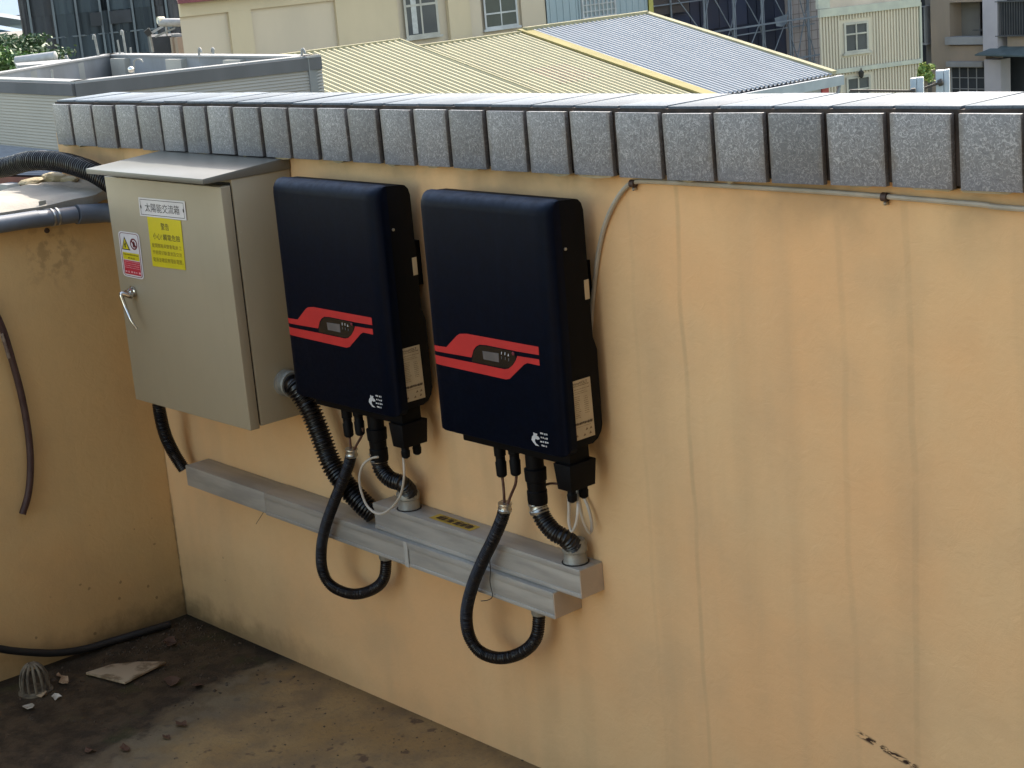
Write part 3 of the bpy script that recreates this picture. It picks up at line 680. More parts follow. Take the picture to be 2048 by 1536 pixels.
cb_ = [(0.2890,0.2196)][0]
MB().lathe((cb_[0], -.1515, cb_[1]), (0, -1, 0), [(0, .0042), (.001, .0042), (.0015, .003)], 14).build('button', m_mrn, dp)
em_ = [(0.3338,0.0464),(0.3393,0.0445),(0.3470,0.0451),(0.3445,0.0400),(0.3500,0.0382),(0.3537,0.0334),(0.3454,0.0307),(0.3398,0.0325),(0.3364,0.0272),(0.3395,0.0216),(0.3504,0.0167),(0.3380,0.0166),(0.3310,0.0222),(0.3255,0.0274),(0.3283,0.0353),(0.3334,0.0395)]
MB().quad(*[(x, -.1514, z) for x, z in em_]).build('emblem', m_whitep, inv)
tx_ = [(0.3564,0.0439),(0.3778,0.0414),(0.3572,0.0347),(0.3786,0.0319),(0.3543,0.0254),(0.3795,0.0226),(0.3575,0.0175),(0.3760,0.0136)]
for k in range(4):
    (xa_, za), (xb_, zb) = tx_[2*k], tx_[2*k+1]
    marks((xa_, -.1514, min(za, zb)+.004), (xb_-xa_, 0, 0), (0, 0, .0045), [(0, 1, 0, .98, .25)], m_whitep, inv, 20+k)
# type label on the right-hand side
L0, L1, L2 = [Vector(p)-Vector((1.585, 0, .909)) for p in ((2.0135,-0.1189,0.9404), (2.0135,-0.0552,0.9400), (2.0135,-0.1218,1.0740))]
for v in (L0, L1, L2): v.x = WI-.0026
U_, V_ = L1-L0, L2-L0
lb = MB().prism([L0, L0+U_, L0+U_+V_, L0+V_], (.0008, 0, 0)).build('type_label', m_cream, inv)
ox = Vector((.0012, 0, 0))
lettering('PrimeVOLT', L0+ox+U_*.12+V_*.925, U_*.72, V_*.045, m_ink, lb, .01)
marks(L0+ox, U_, V_, [(.895, .022, .06, .9, .05), (.84, .016, .08, .9, .05), (.80, .012, .1, .7, .05), (.77, .012, .1, .8, .05)], m_inkl, lb, 31)
marks(L0+ox, U_, V_, [(.72-.032*k, .014, .12, .40, .05) for k in range(12)]+[(.70-.035*k, .012, .62, .80, .04) for k in range(9)], m_inkl, lb, 33)
marks(L0+ox, U_, V_, [(.245, .05, .06, .92, .035)], m_ink, lb, 35)
marks(L0+ox, U_, V_, [(.21, .01, .15, .8, .04)], m_inkl, lb, 36)
sy = MB()
for u_, v_ in ((.15, .07), (.50, .06), (.78, .07), (.62, .15), (.82, .15)):
    c = L0+ox+U_*u_+V_*v_; sy.quad(c-U_*.06-V_*.018, c+U_*.07-V_*.012, c+U_*.02+V_*.03)
sy.build('approval_marks', m_inkl, lb)
# sockets and connectors underneath (positions relative to the inverter)
def rel(p): return Vector(p)-Vector((1.585, 0, .909))
for a, b in (((1.7332,-0.1000,0.8934), (1.7377,-0.1000,0.8056)), ((1.7873,-0.1000,0.8963), (1.7879,-0.1000,0.8183))):
    a, b = rel(a), rel(b); a.x = b.x; h = a.z-b.z
    MB().lathe(b, (0, 0, 1), [(0, .009), (.004, .0125), (.035, .0135), (.038, .0115), (.05, .0115), (.052, .014), (h, .014)], 14).build('dc_plug', m_invs, inv)
b = rel((1.8424,-0.0880,0.7564))
MB().lathe(b, (0, 0, 1), [(0, .0225), (.010, .0235), (.032, .0235), (.034, .0215), (.055, .0225), (.057, .025), (.085, .026), (.088, .021), (.13, .021)], 20).build('ac_connector', m_invs, inv)
cbx = rel((1.9750,-0.1250,0.8381))
MB().hexa([(WI-.062, -.124, -.087), (WI-.018, -.124, -.087), (WI-.018, -.050, -.087), (WI-.062, -.050, -.087)],
          [(WI-.068, -.127, -.026), (WI-.014, -.127, -.026), (WI-.014, -.046, -.026), (WI-.068, -.046, -.026)]).build('communication_cover', m_invs, inv, bev=.0015)
for y_ in (-.108, -.072):
    MB().lathe((WI-.035, y_, -.117), (0, 0, 1), [(0, .006), (.004, .0105), (.018, .0115), (.02, .010), (.032, .010)], 12).build('cable_gland', m_invs, inv)
inv1 = copy_tree(inv); inv1.location = (.992, 0, .909)
tag(inv1, 'matt black wall inverter with red stripes and small display, next to the beige cabinet', 'inverter', 'black inverters with red stripes')
WI_R1, WI_R2 = 1.001+WI, 1.594+WI

# ================================================================ CONDUITS AND CABLES
def conduit(name, label, pts, r, pitch=.0055, group='black corrugated conduits', amp=.14):
    t = thing(name, label, 'conduit', group)
    corrugated(pts, r, pitch, amp).build('conduit_tube', m_black, t)
    return t
def ferrule(t, p, ax, r, L=.022):
    ax = Vector(ax).normalized()
    MB().lathe(Vector(p)-ax*L*.5, ax, [(0, r*1.08), (L*.25, r*1.16), (L*.4, r*1.02), (L*.75, r*1.02), (L*.85, r*1.14), (L, r*1.1)], 18).build('end_ferrule', m_ferr, t)
# thin loops
c1 = conduit('flexible_conduit', 'thin black looped conduit hanging below the inverter next to the cabinet',
    [(1.1468,-0.1000,0.7605),(1.1306,-0.1020,0.7271),(1.1012,-0.1080,0.6758),(1.0660,-0.1160,0.6163),(1.0198,-0.1180,0.5450),(0.9832,-0.1160,0.4731),(0.9634,-0.1080,0.4018),(0.9850,-0.0980,0.3575),(1.0627,-0.0880,0.3496),(1.1339,-0.0720,0.3740),(1.1717,-0.0580,0.4107)]+[(1.1802, -.050, .470), (1.1802, -.050, .480)], .0143)
ferrule(c1, (1.1473,-0.1000,0.7633), (.12, 0, 1), .0143)
zz1 = Vector((1.1802,-0.0480,0.4627))
MB().lathe((zz1.x, -.050, zl(zz1.x)-.026), (0, 0, 1), [(0, .0175), (.004, .019), (.014, .019), (.016, .022), (.0255, .022)], 18).build('trunk_fitting', m_gland, c1)
c2 = conduit('flexible_conduit', 'thin black looped conduit hanging below the right inverter down past both trunkings',
    [(1.7387,-0.1000,0.7298),(1.7244,-0.1020,0.6967),(1.6918,-0.1080,0.6394),(1.6551,-0.1160,0.5797),(1.6133,-0.1200,0.5075),(1.5804,-0.1180,0.4341),(1.5716,-0.1100,0.3702),(1.5959,-0.1000,0.3295),(1.6582,-0.0900,0.3255),(1.7239,-0.0760,0.3525),(1.7652,-0.0620,0.3959)]+[(1.7703, -.050, .455), (1.7703, -.050, .468)], .0148)
ferrule(c2, (1.7388,-0.1000,0.7311), (.12, 0, 1), .0148)
zz2 = Vector((1.7703,-0.0480,0.4487))
MB().lathe((zz2.x, -.050, zl(zz2.x)-.026), (0, 0, 1), [(0, .0175), (.004, .019), (.014, .019), (.016, .022), (.0255, .022)], 18).build('trunk_fitting', m_gland, c2)
# short thick pieces from AC connector into the upper trunking
for nm, pts, rp, fit in (('short thick black conduit from the inverter beside the cabinet into the upper trunking', [(1.2476,-0.0880,0.7626),(1.2532,-0.0880,0.7343),(1.2795,-0.0840,0.7113),(1.3079,-0.0720,0.7026),(1.3058,-0.0520,0.6806),(1.2991,-0.0420,0.6659)], (1.2459,-0.0880,0.7650), (1.2891,-0.0400,0.6311)),
                         ('short thick black conduit from the right inverter into the upper trunking end', [(1.8443,-0.0880,0.7434),(1.8584,-0.0880,0.7196),(1.8848,-0.0840,0.6949),(1.9072,-0.0720,0.6814),(1.9086,-0.0520,0.6588),(1.9049,-0.0420,0.6440)], (1.8430,-0.0880,0.7468), (1.9016,-0.0400,0.6170))):
    c = conduit('flexible_conduit', nm, pts, .0205, .007)
    ferrule(c, rp, (-.18, 0, 1), .0205, .026)
    fx = Vector(fit); zt_ = zu(fx.x, HU)
    MB().lathe((fx.x, -.040, zt_+.001), (0, 0, 1), [(0, .029), (.003, .0295), (.005, .028), (.012, .028), (.014, .0265), (.026, .0265), (.029, .030), (.043, .030), (.047, .027), (.055, .025)], 12).build('trunk_fitting', m_gland, c)
    MB().lathe((fx.x, -.040, zt_+.0005), (0, 0, 1), [(0, .0325), (.0025, .0325)], 20).build('rubber_washer', m_gap, c)
# thick conduit from the cabinet side to the start of the upper trunking
gx = tuple((0.8730,-0.0970,0.9114))
conduit('flexible_conduit', 'thick ribbed black conduit sweeping from the cabinet side down to the trunking',
    [(gx[0]+.02, gx[1], gx[2]), (gx[0]+.05, gx[1], gx[2]-.006)] + [(0.9549,-0.0850,0.8513),(0.9846,-0.0800,0.7816),(1.0146,-0.0760,0.7066),(1.0592,-0.0700,0.6533),(1.1004,-0.0600,0.6139),(1.1412,-0.0460,0.5791)], .0265, .0095, amp=.26)
# conduit from cabinet underside
conduit('flexible_conduit', 'black conduit dropping from under the cabinet into the trunking corner end',
    [(0.1894,-0.1000,0.7792),(0.1851,-0.1000,0.7290),(0.1719,-0.0850,0.6514),(0.1718,-0.0650,0.5878),(0.1910,-0.0480,0.5343)], .0185, .006)
# big conduit arching over the side wall into the cabinet
conduit('flexible_conduit', 'big ribbed black conduit arching over the side wall into the cabinet',
    [(-1.7, -.24, 1.28), (-1.2, -.19, 1.36), (-.9, -.15, 1.405)] + [(-0.5862,-0.1200,1.4263),(-0.3897,-0.1100,1.4553),(-0.2275,-0.1000,1.4588),(-0.0892,-0.1000,1.4479),(0.0259,-0.1000,1.4263)] + [(.22, -.10, 1.36), (.30, -.10, 1.32)], .027, .0115, amp=.34)
# DC wires
def wire(name, label, pts, r, mt, group=None, cat='cable', seg=8):
    o = MB().sweep(spline(pts, .006), r, seg).build(name, mt)
    return tag(o, label, cat, group)
G = 'dark red wires at the inverter plugs'
wire('power_wire', 'left dark red wire from plug to conduit of the inverter beside the cabinet', [(1.1467,-0.1000,0.8210),(1.1467,-0.1000,0.7968),(1.1450,-0.1000,0.7629)], .0032, m_dcw, G)
wire('power_wire', 'right dark red wire from plug to conduit of the inverter beside the cabinet', [(1.2074,-0.1000,0.8400),(1.1991,-0.1000,0.8161),(1.1729,-0.1000,0.7878),(1.1536,-0.1000,0.7630)], .0032, m_dcw, G)
wire('power_wire', 'left dark red wire from plug to conduit of the right inverter', [(1.7382,-0.1000,0.8093),(1.7396,-0.1000,0.7791),(1.7377,-0.1000,0.7358)], .0034, m_dcw, G)
wire('power_wire', 'right dark red wire from plug to conduit of the right inverter', [(1.7900,-0.1000,0.8211),(1.7834,-0.1000,0.7957),(1.7641,-0.1000,0.7654),(1.7464,-0.1000,0.7350)], .0034, m_dcw, G)
wire('signal_cable', 'white cable looping below the inverter next to the cabinet', [(1.3749,-0.1080,0.8262),(1.3817,-0.1120,0.7870),(1.3817,-0.1160,0.7427),(1.3573,-0.1160,0.6899),(1.3043,-0.1120,0.6441),(1.2522,-0.1100,0.6198),(1.2077,-0.1100,0.6299),(1.1890,-0.1120,0.6661),(1.1874,-0.1120,0.7063),(1.2087,-0.1120,0.7436),(1.2435,-0.1100,0.7664),(1.2741,-0.1100,0.7757)], .0032, m_wcable)
wire('signal_cable', 'pale doubled cable loop under the right inverter gland', [(1.9699,-0.1080,0.8068),(1.9705,-0.1100,0.7782),(1.9688,-0.1120,0.7431),(1.9763,-0.1120,0.7234),(1.9912,-0.1100,0.7471),(1.9956,-0.1060,0.7819),(1.9644,-0.0750,0.8058)], .0036, m_wcable)
wire('signal_cable', 'pale cable loop touching the wall under the right inverter', [(1.9631,-0.0720,0.8071),(1.9528,-0.0600,0.7662),(1.9454,-0.0450,0.7186),(1.9465,-0.0300,0.6892),(1.9445,-0.0200,0.7051),(1.9329,-0.0150,0.7374),(1.9162,-0.0120,0.7634),(1.9133,-0.0200,0.7832)], .0036, m_wcable)
wire('signal_cable', 'thin cable passing behind the thick connector of the right inverter', [(1.8312,-0.0600,0.7886),(1.8520,-0.0550,0.7971),(1.8804,-0.0500,0.7998)], .003, m_dcw)
wire('loose_wire', 'thin black wire end dangling in front of the right part of the trunking', [(1.6786,-0.1120,0.6001),(1.6648,-0.1000,0.5578),(1.6513,-0.0940,0.5209),(1.6537,-0.0920,0.4861),(1.6365,-0.0930,0.4720),(1.6106,-0.0940,0.4635)], .0011, m_blk, None, 'wire', 6)
wire('loose_wire', 'thin wire end poking out below the trunking joint', [(0.6200,-0.0500,0.4885),(0.6076,-0.0600,0.4678),(0.5788,-0.0600,0.4407)], .0009, m_clip, None, 'wire', 6)
# cable under the coping
cab = wire('wall_cable', 'pale grey cable clipped under the granite tiles and dropping behind the right inverter',
    [(1.9667,-0.0060,1.1100),(1.9680,-0.0060,1.1386),(1.9814,-0.0060,1.2080),(1.9987,-0.0070,1.2770),(2.0179,-0.0070,1.3449),(2.0418,-0.0070,1.4012),(2.0745,-0.0080,1.4487),(2.1116,-0.0090,1.4849),(2.1421,-0.0090,1.4991),(2.1855,-0.0090,1.5023),(2.2697,-0.0090,1.5034),(2.3775,-0.0090,1.5038),(2.5057,-0.0090,1.5045),(2.6389,-0.0090,1.5049),(2.7756,-0.0090,1.5040),(2.8937,-0.0090,1.5025),(2.9857,-0.0090,1.5009),(3.0623,-0.0090,1.4986)] + [(3.6, -.009, 1.50), (4.4, -.009, 1.515), (5.2, -.009, 1.52)], .0052, m_cable)
for p, l in (((2.1370,-0.0100,1.4959), 'small brown cable clip where the grey cable turns down'), ((2.7763,-0.0100,1.5033), 'small brown cable clip holding the grey cable under the right tiles')):
    p = Vector(p); cl = thing('cable_clip', l, 'clip', 'brown cable clips under the coping')
    MB().sweep([p+Vector((-.006, 0, 0)), p+Vector((.006, 0, 0))], .0085, 12).build('clip_band', m_clip, cl)
    MB().lathe(p+Vector((-.001, .008, -.012)), (0, -1, 0), [(0, .004), (.008, .004), (.010, .002)], 8).build('nail_head', m_ferr, cl)

# ================================================================ SIDE WALL PIPES
pp = thing('pvc_pipe', 'grey plastic pipe running along the top of the side wall to the cabinet', 'pipe')
P_ = [(.036, -3.2, 1.395), (.036, -1.6, 1.372)] + [(0.0360,-0.4378,1.3404),(0.0360,-0.3454,1.3375),(0.0360,-0.2750,1.3328),(0.0360,-0.2031,1.3295)]
P_ = [(.036, p[1], p[2]) for p in P_]
MB().sweep(spline(P_, .05), .0245, 20).build('pipe_run', m_pvc, pp)
e0 = Vector((0.0360,-0.1983,1.3287)); e1 = Vector((0.0360,-0.1388,1.3216))
MB().sweep([e0, e0+(e1-e0)*.98, e1+Vector((.01, .03, -.002)), e1+Vector((.04, .07, -.010)), e1+Vector((.12, .09, -.014))], .0285, 20).build('pipe_elbow', m_pvc, pp)
kk = Vector((0.0360,-0.2701,1.3334))
cp = MB()
cp.sweep([kk+Vector((0, -.011, 0)), kk+Vector((0, -.006, 0))], .0268, 20); cp.sweep([kk+Vector((0, .005, 0)), kk+Vector((0, .010, 0))], .0268, 20)
cp.smooth = True
clo = cp.build('pipe_clamp', m_ferr, pp)
MB().box((.002, kk.y-.020, kk.z+.022), (.034, kk.y-.004, kk.z+.026)).build('clamp_foot', m_ferr, pp)
MB().box((.001, kk.y-.024, kk.z+.020), (.004, kk.y-.002, kk.z+.048)).build('clamp_plate', m_gland, pp)
MB().lathe((.001, kk.y-.012, kk.z-.040), (1, 0, 0), [(0, .008), (.004, .008), (.006, .004)], 10).build('anchor_bolt', m_clip, pp)
hs = thing('hanging_hose', 'dark maroon hose end hanging down the side wall below the grey pipe', 'hose')
hp_ = [(-.12, -.74, 1.40), (-.02, -.70, 1.405), (.022, -.665, 1.36)] + [(0.0200,-0.5453,1.1992),(0.0200,-0.4984,1.1173),(0.0200,-0.4735,1.0460),(0.0200,-0.4569,0.9309),(0.0200,-0.4465,0.8231),(0.0200,-0.4451,0.7162),(0.0200,-0.4536,0.6263),(0.0200,-0.4733,0.5467),(0.0200,-0.5022,0.4882)]
MB().sweep(spline(hp_, .01), .0105, 10).build('hose_tube', m_hose, hs)
MB().sweep(spline([(0.0315,-0.4833,1.0302),(0.0320,-0.4773,0.9935),(0.0315,-0.4723,0.9567)], .008), .0055, 8).build('scuffed_patch', m_scf, hs)
fh = tag(MB().sweep(spline([(.03, -3.4, .30), (.03, -2.3, .27)] + [(0.0300,-1.1743,0.4182),(0.0300,-0.8525,0.2308),(0.0300,-0.6710,0.1276),(0.0300,-0.5829,0.0826),(0.0300,-0.4753,0.0400),(0.0300,-0.3778,0.0190),(0.0350,-0.2866,0.0150)] + [(.05, -.20, .016), (.06, -.10, .014)], .01), .0115, 12).build('drain_hose', m_rub), 'black rubber hose lying low along the foot of the side wall', 'hose')

# ================================================================ THINGS ON THE FLOOR
dc = Vector((0.1576,-0.6098,0.0000))
dr = thing('drain_strainer', 'domed pale plastic drain strainer standing on the floor by the side wall', 'drain strainer')
R_ = .040
MB().lathe(dc, (0, 0, 1), [(0, R_*1.25), (.005, R_*1.25), (.007, R_*1.02), (.010, R_)], 24).build('strainer_base', m_drain, dr)
for k in range(12):
    q = 2*math.pi*k/12+.13
    MB().sweep([dc+Vector((math.cos(q)*R_*c_, math.sin(q)*R_*c_, h_)) for c_, h_ in ((.98, .008), (1.0, .03), (.93, .052), (.74, .071), (.45, .083), (.2, .087))], .0042, 6).build('strainer_rib', m_drain, dr)
MB().lathe(dc+Vector((0, 0, .084)), (0, 0, 1), [(0, .012), (.003, .012), (.004, .008)], 12).build('strainer_cap', m_drain, dr)
bd = [(0.1815,-0.4591,0.0060),(0.1908,-0.3757,0.0060),(0.2372,-0.3176,0.0060),(0.3091,-0.2626,0.0060),(0.3257,-0.3438,0.0060),(0.3443,-0.4212,0.0060)]
tag(MB().prism(bd, (0, 0, .007)).build('board_scrap', m_board, bev=.001), 'dirty pale triangular board scrap lying flat in the corner silt', 'board')
rs = random.Random(21)
def scrap(x, y, s, mt, lab, nm='dry_leaf', z=.004, cat='debris', grp='leaves and scraps near the drain'):
    x, y = x, y; n = 7; base_ = []
    for k in range(n):
        q = 2*math.pi*k/n; rr = s*rs.uniform(.55, 1.1); base_.append((x+rr*math.cos(q)*1.25, y+rr*math.sin(q)*.8, z+rs.uniform(0, s*.55)))
    mb = MB(); c = (x, y, z+s*.15); mb.add(base_+[c]+[(p[0], p[1], p[2]-.0015) for p in base_], [(k, (k+1) % n, n) for k in range(n)]+[(k, n+1+k, n+1+(k+1) % n, (k+1) % n) for k in range(n)])
    return tag(mb.build(nm, mt), lab, cat, grp)
for px_, s_, mt, lab in (((0.2572,-0.5961,0.0000), .020, m_pale, 'crumpled pale leaf just right of the drain strainer'), ((0.1669,-0.5244,0.0000), .022, m_leaf1, 'curled tan leaf furthest from the strainer to the right'), ((0.2047,-0.6116,0.0000), .022, m_leaf1, 'brown leaf leaning against the front of the strainer'), ((0.2549,-0.6813,0.0000), .020, m_pale, 'whitish flake in front of the strainer'), ((0.1229,-0.5142,0.0000), .014, m_leaf1, 'small tan leaf scrap beside the curled leaf'),
                         ((0.1802,-0.1719,0.0000), .035, m_leaf2, 'reddish flat scrap in the deep corner'), ((0.4443,-0.3231,0.0000), .026, m_leaf2, 'reddish brown scrap right of the triangular board'), ((0.5264,-0.2897,0.0000), .022, m_leaf2, 'flat brown leaf at the edge of the silt'), ((0.7152,-0.4557,0.0000), .020, m_leaf2, 'brown leaf on the grey concrete'), ((0.7180,-0.6359,0.0000), .018, m_leaf2, 'brown leaf on the concrete near the photo bottom'), ((0.6513,-0.7040,0.0000), .018, m_leaf2, 'brown leaf at the concrete edge, left of its neighbour'), ((0.7528,-0.5258,0.0000), .015, m_leaf2, 'small brown leaf below the larger one')):
    scrap(px_[0], px_[1], s_, mt, lab)
gr = MB()
for k in range(420):
    x = abs(rs.gauss(.0, .26))+.02; y = -abs(rs.gauss(.0, .30))-.02
    if x > 1.1: continue
    s_ = rs.uniform(.0015, .0055)*(1.5 if rs.random() < .06 else 1)
    gr.add([(x+s_*rs.uniform(-1, 1), y+s_*rs.uniform(-1, 1), s_*.9), (x-s_, y-s_*.6, 0), (x+s_, y-s_*.7, 0), (x+s_*.2, y+s_, 0)], [(0, 1, 2), (0, 2, 3), (0, 3, 1)])
gr.build('grit', m_peb, kind='stuff')
gr2 = MB()
for k in range(500):
    x = rs.uniform(.3, 2.6); y = -rs.uniform(.0, 1.2); s_ = rs.uniform(.001, .004)
    gr2.add([(x, y, s_*.8), (x-s_, y-s_*.6, 0), (x+s_, y-s_*.7, 0), (x+s_*.2, y+s_, 0)], [(0, 1, 2), (0, 2, 3), (0, 3, 1)])
gr2.build('fine_grit', m_peb, kind='stuff')

# ================================================================ BACKGROUND: NEIGHBOURING ROOFS
m_ysheet = M('cream_yellow_sheet', (.40, .36, .235), (.35, .315, .21), 1.2, .8, spec=.15, stretch=(.3, 3, 1), contrast=(.3, .7))
m_wsheet = M('pale_blue_white_sheet', (.285, .295, .31), (.25, .26, .275), 1.5, .75, spec=.15, stretch=(.3, 3, 1), contrast=(.3, .7))
m_ytrim = M('yellow_flashing', (.22, .19, .08), (.19, .165, .07), 2, .8, spec=.1)
m_ytrim2 = M('pale_yellow_flashing', (.27, .25, .16), None, 2, .8, spec=.1)
m_gut = M('blue_grey_gutter', (.22, .25, .28), (.18, .21, .24), 2, .5)
m_lav = M('lavender_wall_sheet', (.27, .285, .33), (.24, .25, .30), 2, .6)
m_redp = M('red_post', (.35, .03, .04), None, 2, .5)
m_rust = M('rusty_mesh', (.15, .115, .085), (.09, .065, .05), 9, .9, spec=.1)
KS = .254; XR_, XE_ = -35.0, -27.6
ZR_ = -1.0239
zrf = lambda x, dz=0: ZR_ - KS*(x-XR_) + dz
def rib_sheet(name, ya, yb, mt, par, dz=0, xe=XE_, pitch=.215, h=.055, wtop=.05):
    mb = MB(); y = ya; prof = []
    while y < yb-.001:
        e = min(y+pitch, yb)
        prof += [(y, 0), (y+(pitch-wtop)*.62, 0), (min(y+pitch*.68, e), h), (min(y+pitch*.9, e), h)]
        y = e
    prof.append((yb, 0)); n = len(prof)
    mb.add([(XR_, p, zrf(XR_, dz)+q) for p, q in prof]+[(xe, p, zrf(xe, dz)+q) for p, q in prof], [(i, i+1, n+i+1, n+i) for i in range(n-1)])
    return mb.build(name, mt, par)
YB_, YE_ = 33.265, 38.531
YM_ = 28.486
hA = thing('ribbed_roof', 'cream yellow ribbed metal roof in the middle distance with its skylight patch', 'roof', loc=(0, 0, 0))
rib_sheet('roof_sheet', YM_, YB_, m_ysheet, hA)
MB().box((XR_-.12, YM_, ZR_-.05), (XR_+.10, YB_-.2, ZR_+.07)).build('ridge_cap', m_ytrim2, hA)
sk_ = [Vector(p) for p in ((-31.860,30.431,-1.801), (-31.866,31.901,-1.800), (-30.480,31.850,-2.152), (-30.440,30.313,-2.162))]
MB().prism(sk_, (0, 0, .01)).build('skylight_patch', m_rust, hA)
MB().box((XE_-1.5, YM_-6, -14), (XE_-.4, YE_-.3, zrf(XE_)-.35)).build('eave_wall', m_lav, hA)
hB = thing('ribbed_roof', 'cream yellow ribbed metal roof directly right of the grey parapet building', 'roof', loc=(0, 0, 0))
ZL_ = -0.7640 - ZR_
YL_ = 25.033 - 6
rib_sheet('roof_sheet', YL_, YM_-.06, m_ysheet, hB, ZL_)
MB().box((XR_-.12, YL_, ZR_+ZL_-.05), (XR_+.10, YM_, ZR_+ZL_+.06)).build('ridge_cap', m_ytrim2, hB)
MB().bar((XR_, YM_-.03, zrf(XR_, ZL_+.03)), (XE_, YM_-.03, zrf(XE_, ZL_+.03)), .06, .09).build('verge_flashing', m_ytrim2, hB)
hC = thing('ribbed_roof', 'pale blue white ribbed metal roof with yellow flashing on three edges', 'roof', loc=(0, 0, 0))
rib_sheet('roof_sheet', YB_+.1, YE_-.1, m_wsheet, hC, .06, pitch=.19)
MB().bar((XR_-.1, YB_, zrf(XR_, .10)), (XE_, YB_, zrf(XE_, .10)), .42, .06).build('verge_flashing', m_ytrim, hC)
MB().bar((XR_-.1, YE_, zrf(XR_, .12)), (XE_, YE_, zrf(XE_, .12)), .22, .10).build('verge_flashing', m_ytrim2, hC)
MB().box((XR_-.12, YB_, ZR_+.0), (XR_+.12, YE_, ZR_+.16)).build('ridge_cap', m_ytrim2, hC)
MB().box((XE_-.02, YB_-2.0, zrf(XE_)-.26), (XE_+.16, YE_+.25, zrf(XE_)+.02)).build('gutter', m_gut, hC)
MB().box((XE_-.4, YB_-2.0, -14), (XE_-.15, YE_-.45, zrf(XE_)-.2)).build('eave_wall', m_lav, hC)
MB().box((XE_-.40, YE_-.45, -14), (XE_-.1, YE_-.15, zrf(XE_)-.2)).build('corner_post', m_redp, hC)
MB().sweep([(XE_+.05, YE_+.2, zrf(XE_)-.2), (XE_-.02, YE_+.15, zrf(XE_)-.5), (XE_-.1, YE_, zrf(XE_)-.65)], .05, 8).build('downpipe', m_gut, hC)

# ---- grey parapet building
m_conc = M('blue_grey_concrete', (.19, .20, .215), (.13, .135, .14), .8, .85, stretch=(1, 1, .5), contrast=(.4, .62))
m_band = M('dark_grey_band', (.085, .085, .092), (.065, .065, .07), 1.2, .8, stretch=(1, 1, .3))
m_cope = M('light_coping', (.25, .25, .25), (.2, .2, .2), 1.5, .8)
m_sid = M('warm_grey_siding', (.27, .255, .235), (.245, .23, .215), .5, .7)
m_sidf = M('light_grey_siding', (.31, .28, .235), (.28, .255, .215), .5, .7)
m_deck = M('roof_deck', (.30, .29, .26), (.22, .215, .20), .7, .9)
ZG = .43
GA, GB, GC, GD, GL = [Vector(p) for p in ((-18.5071,9.5962,0.4300), (-17.3353,13.1079,0.4300), (-24.5828,13.6420,0.4300), (-23.1785,10.7260,0.4300), (-21.2026,9.7627,0.4300))]
GD = GC+(GD-GC)*1.30; GL = GD.copy(); GL.y = GA.y+(GL.x-GA.x)*-.062; GD = GL
gb = thing('parapet_building', 'flat-roofed grey building with dark parapet band and pale horizontal siding', 'building', loc=(0, 0, 0))
poly = [GA, GB, GC, GD]
def at_z(p, z): return Vector((p.x, p.y, z))
def wallseg(name, a, b, z0, z1, th, mt, par, bev=0):
    d = (b-a); d.z = 0; n = Vector((-d.y, d.x, 0)).normalized()*th
    return MB().hexa([at_z(a, z0), at_z(b, z0), at_z(b+n, z0), at_z(a+n, z0)], [at_z(a, z1), at_z(b, z1), at_z(b+n, z1), at_z(a+n, z1)]).build(name, mt, par, bev=bev)
def siding(name, a, b, z0, z1, pitch, mt, par, out):
    mb = MB(); z = z1; d = (b-a); n = Vector((d.y, -d.x, 0)).normalized()*out
    while z > z0:
        mb.quad(at_z(a, z), at_z(a+n, z-pitch*.94), at_z(b+n, z-pitch*.94), at_z(b, z)); mb.quad(at_z(a+n, z-pitch*.94), at_z(a, z-pitch), at_z(b, z-pitch), at_z(b+n, z-pitch*.94)); z -= pitch
    return mb.build(name, mt, par)
MB().prism([at_z(p, -14) for p in poly], (0, 0, 13.9-.06)).build('building_body', m_sid, gb)
MB().prism([at_z(p, -.155) for p in poly], (0, 0, .02)).build('roof_deck', m_deck, gb)
for i, (a, b, mt) in enumerate(((GA, GB, m_conc), (GB, GC, m_conc), (GC, GD, m_conc), (GL, GA, m_conc))):
    th = .22
    wallseg('parapet', a, b, -.13, ZG-.03, th, mt, gb)
    wallseg('coping', a-(b-a).normalized()*.02, b, ZG-.0295, ZG, th+.02, m_cope, gb)
nA = Vector(((GB-GA).y, -(GB-GA).x, 0)).normalized()*.05; nL = Vector(((GA-GL).y, -(GA-GL).x, 0)).normalized()*.05
wallseg('fascia_band', GA+nA, GB+nA, .215, ZG-.031, .048, m_band, gb); wallseg('fascia_band', GL+nL, GA+nL, .225, ZG-.031, .048, m_band, gb)
siding('siding_panel', GA+nA*.1, GB+nA*.1, -2.6, .213, .047, m_sid, gb, .022); siding('siding_panel', GL+nL*.1, GA+nL*.1, -2.6, .222, .047, m_sidf, gb, .022)
for p, l in ((GB.lerp(GC, .30), .0), (GB.lerp(GC, .58), .0), (GB.lerp(GC, .88), 0), (GC.lerp(GD, .3), 0), (GC.lerp(GD, .62), 0)):
    MB().box((p.x-.25, p.y-.35, -.13), (p.x+.25, p.y+.1, ZG-.06)).build('parapet_buttress', m_deck, gb)
s1 = [Vector(p) for p in ((-24.2910,13.3104,0.1500), (-22.9125,14.2778,0.1500), (-24.4357,14.8622,0.1500), (-25.4332,14.1945,0.1500))]
MB().prism([at_z(p, -.13) for p in s1], (0, 0, .28)).build('roof_hatch', m_cope, gb)
s2 = [Vector(p) for p in ((-26.6717,12.7651,0.3000), (-25.4996,13.3473,0.3000), (-26.6892,13.8786,0.3000), (-27.6368,13.1935,0.3000))]
MB().prism([at_z(p, .22) for p in s2], (0, 0, .08)).build('roof_slab', m_cope, gb)
m_fw = M('weathered_white', (.30, .30, .30), (.24, .24, .24), 6, .6)
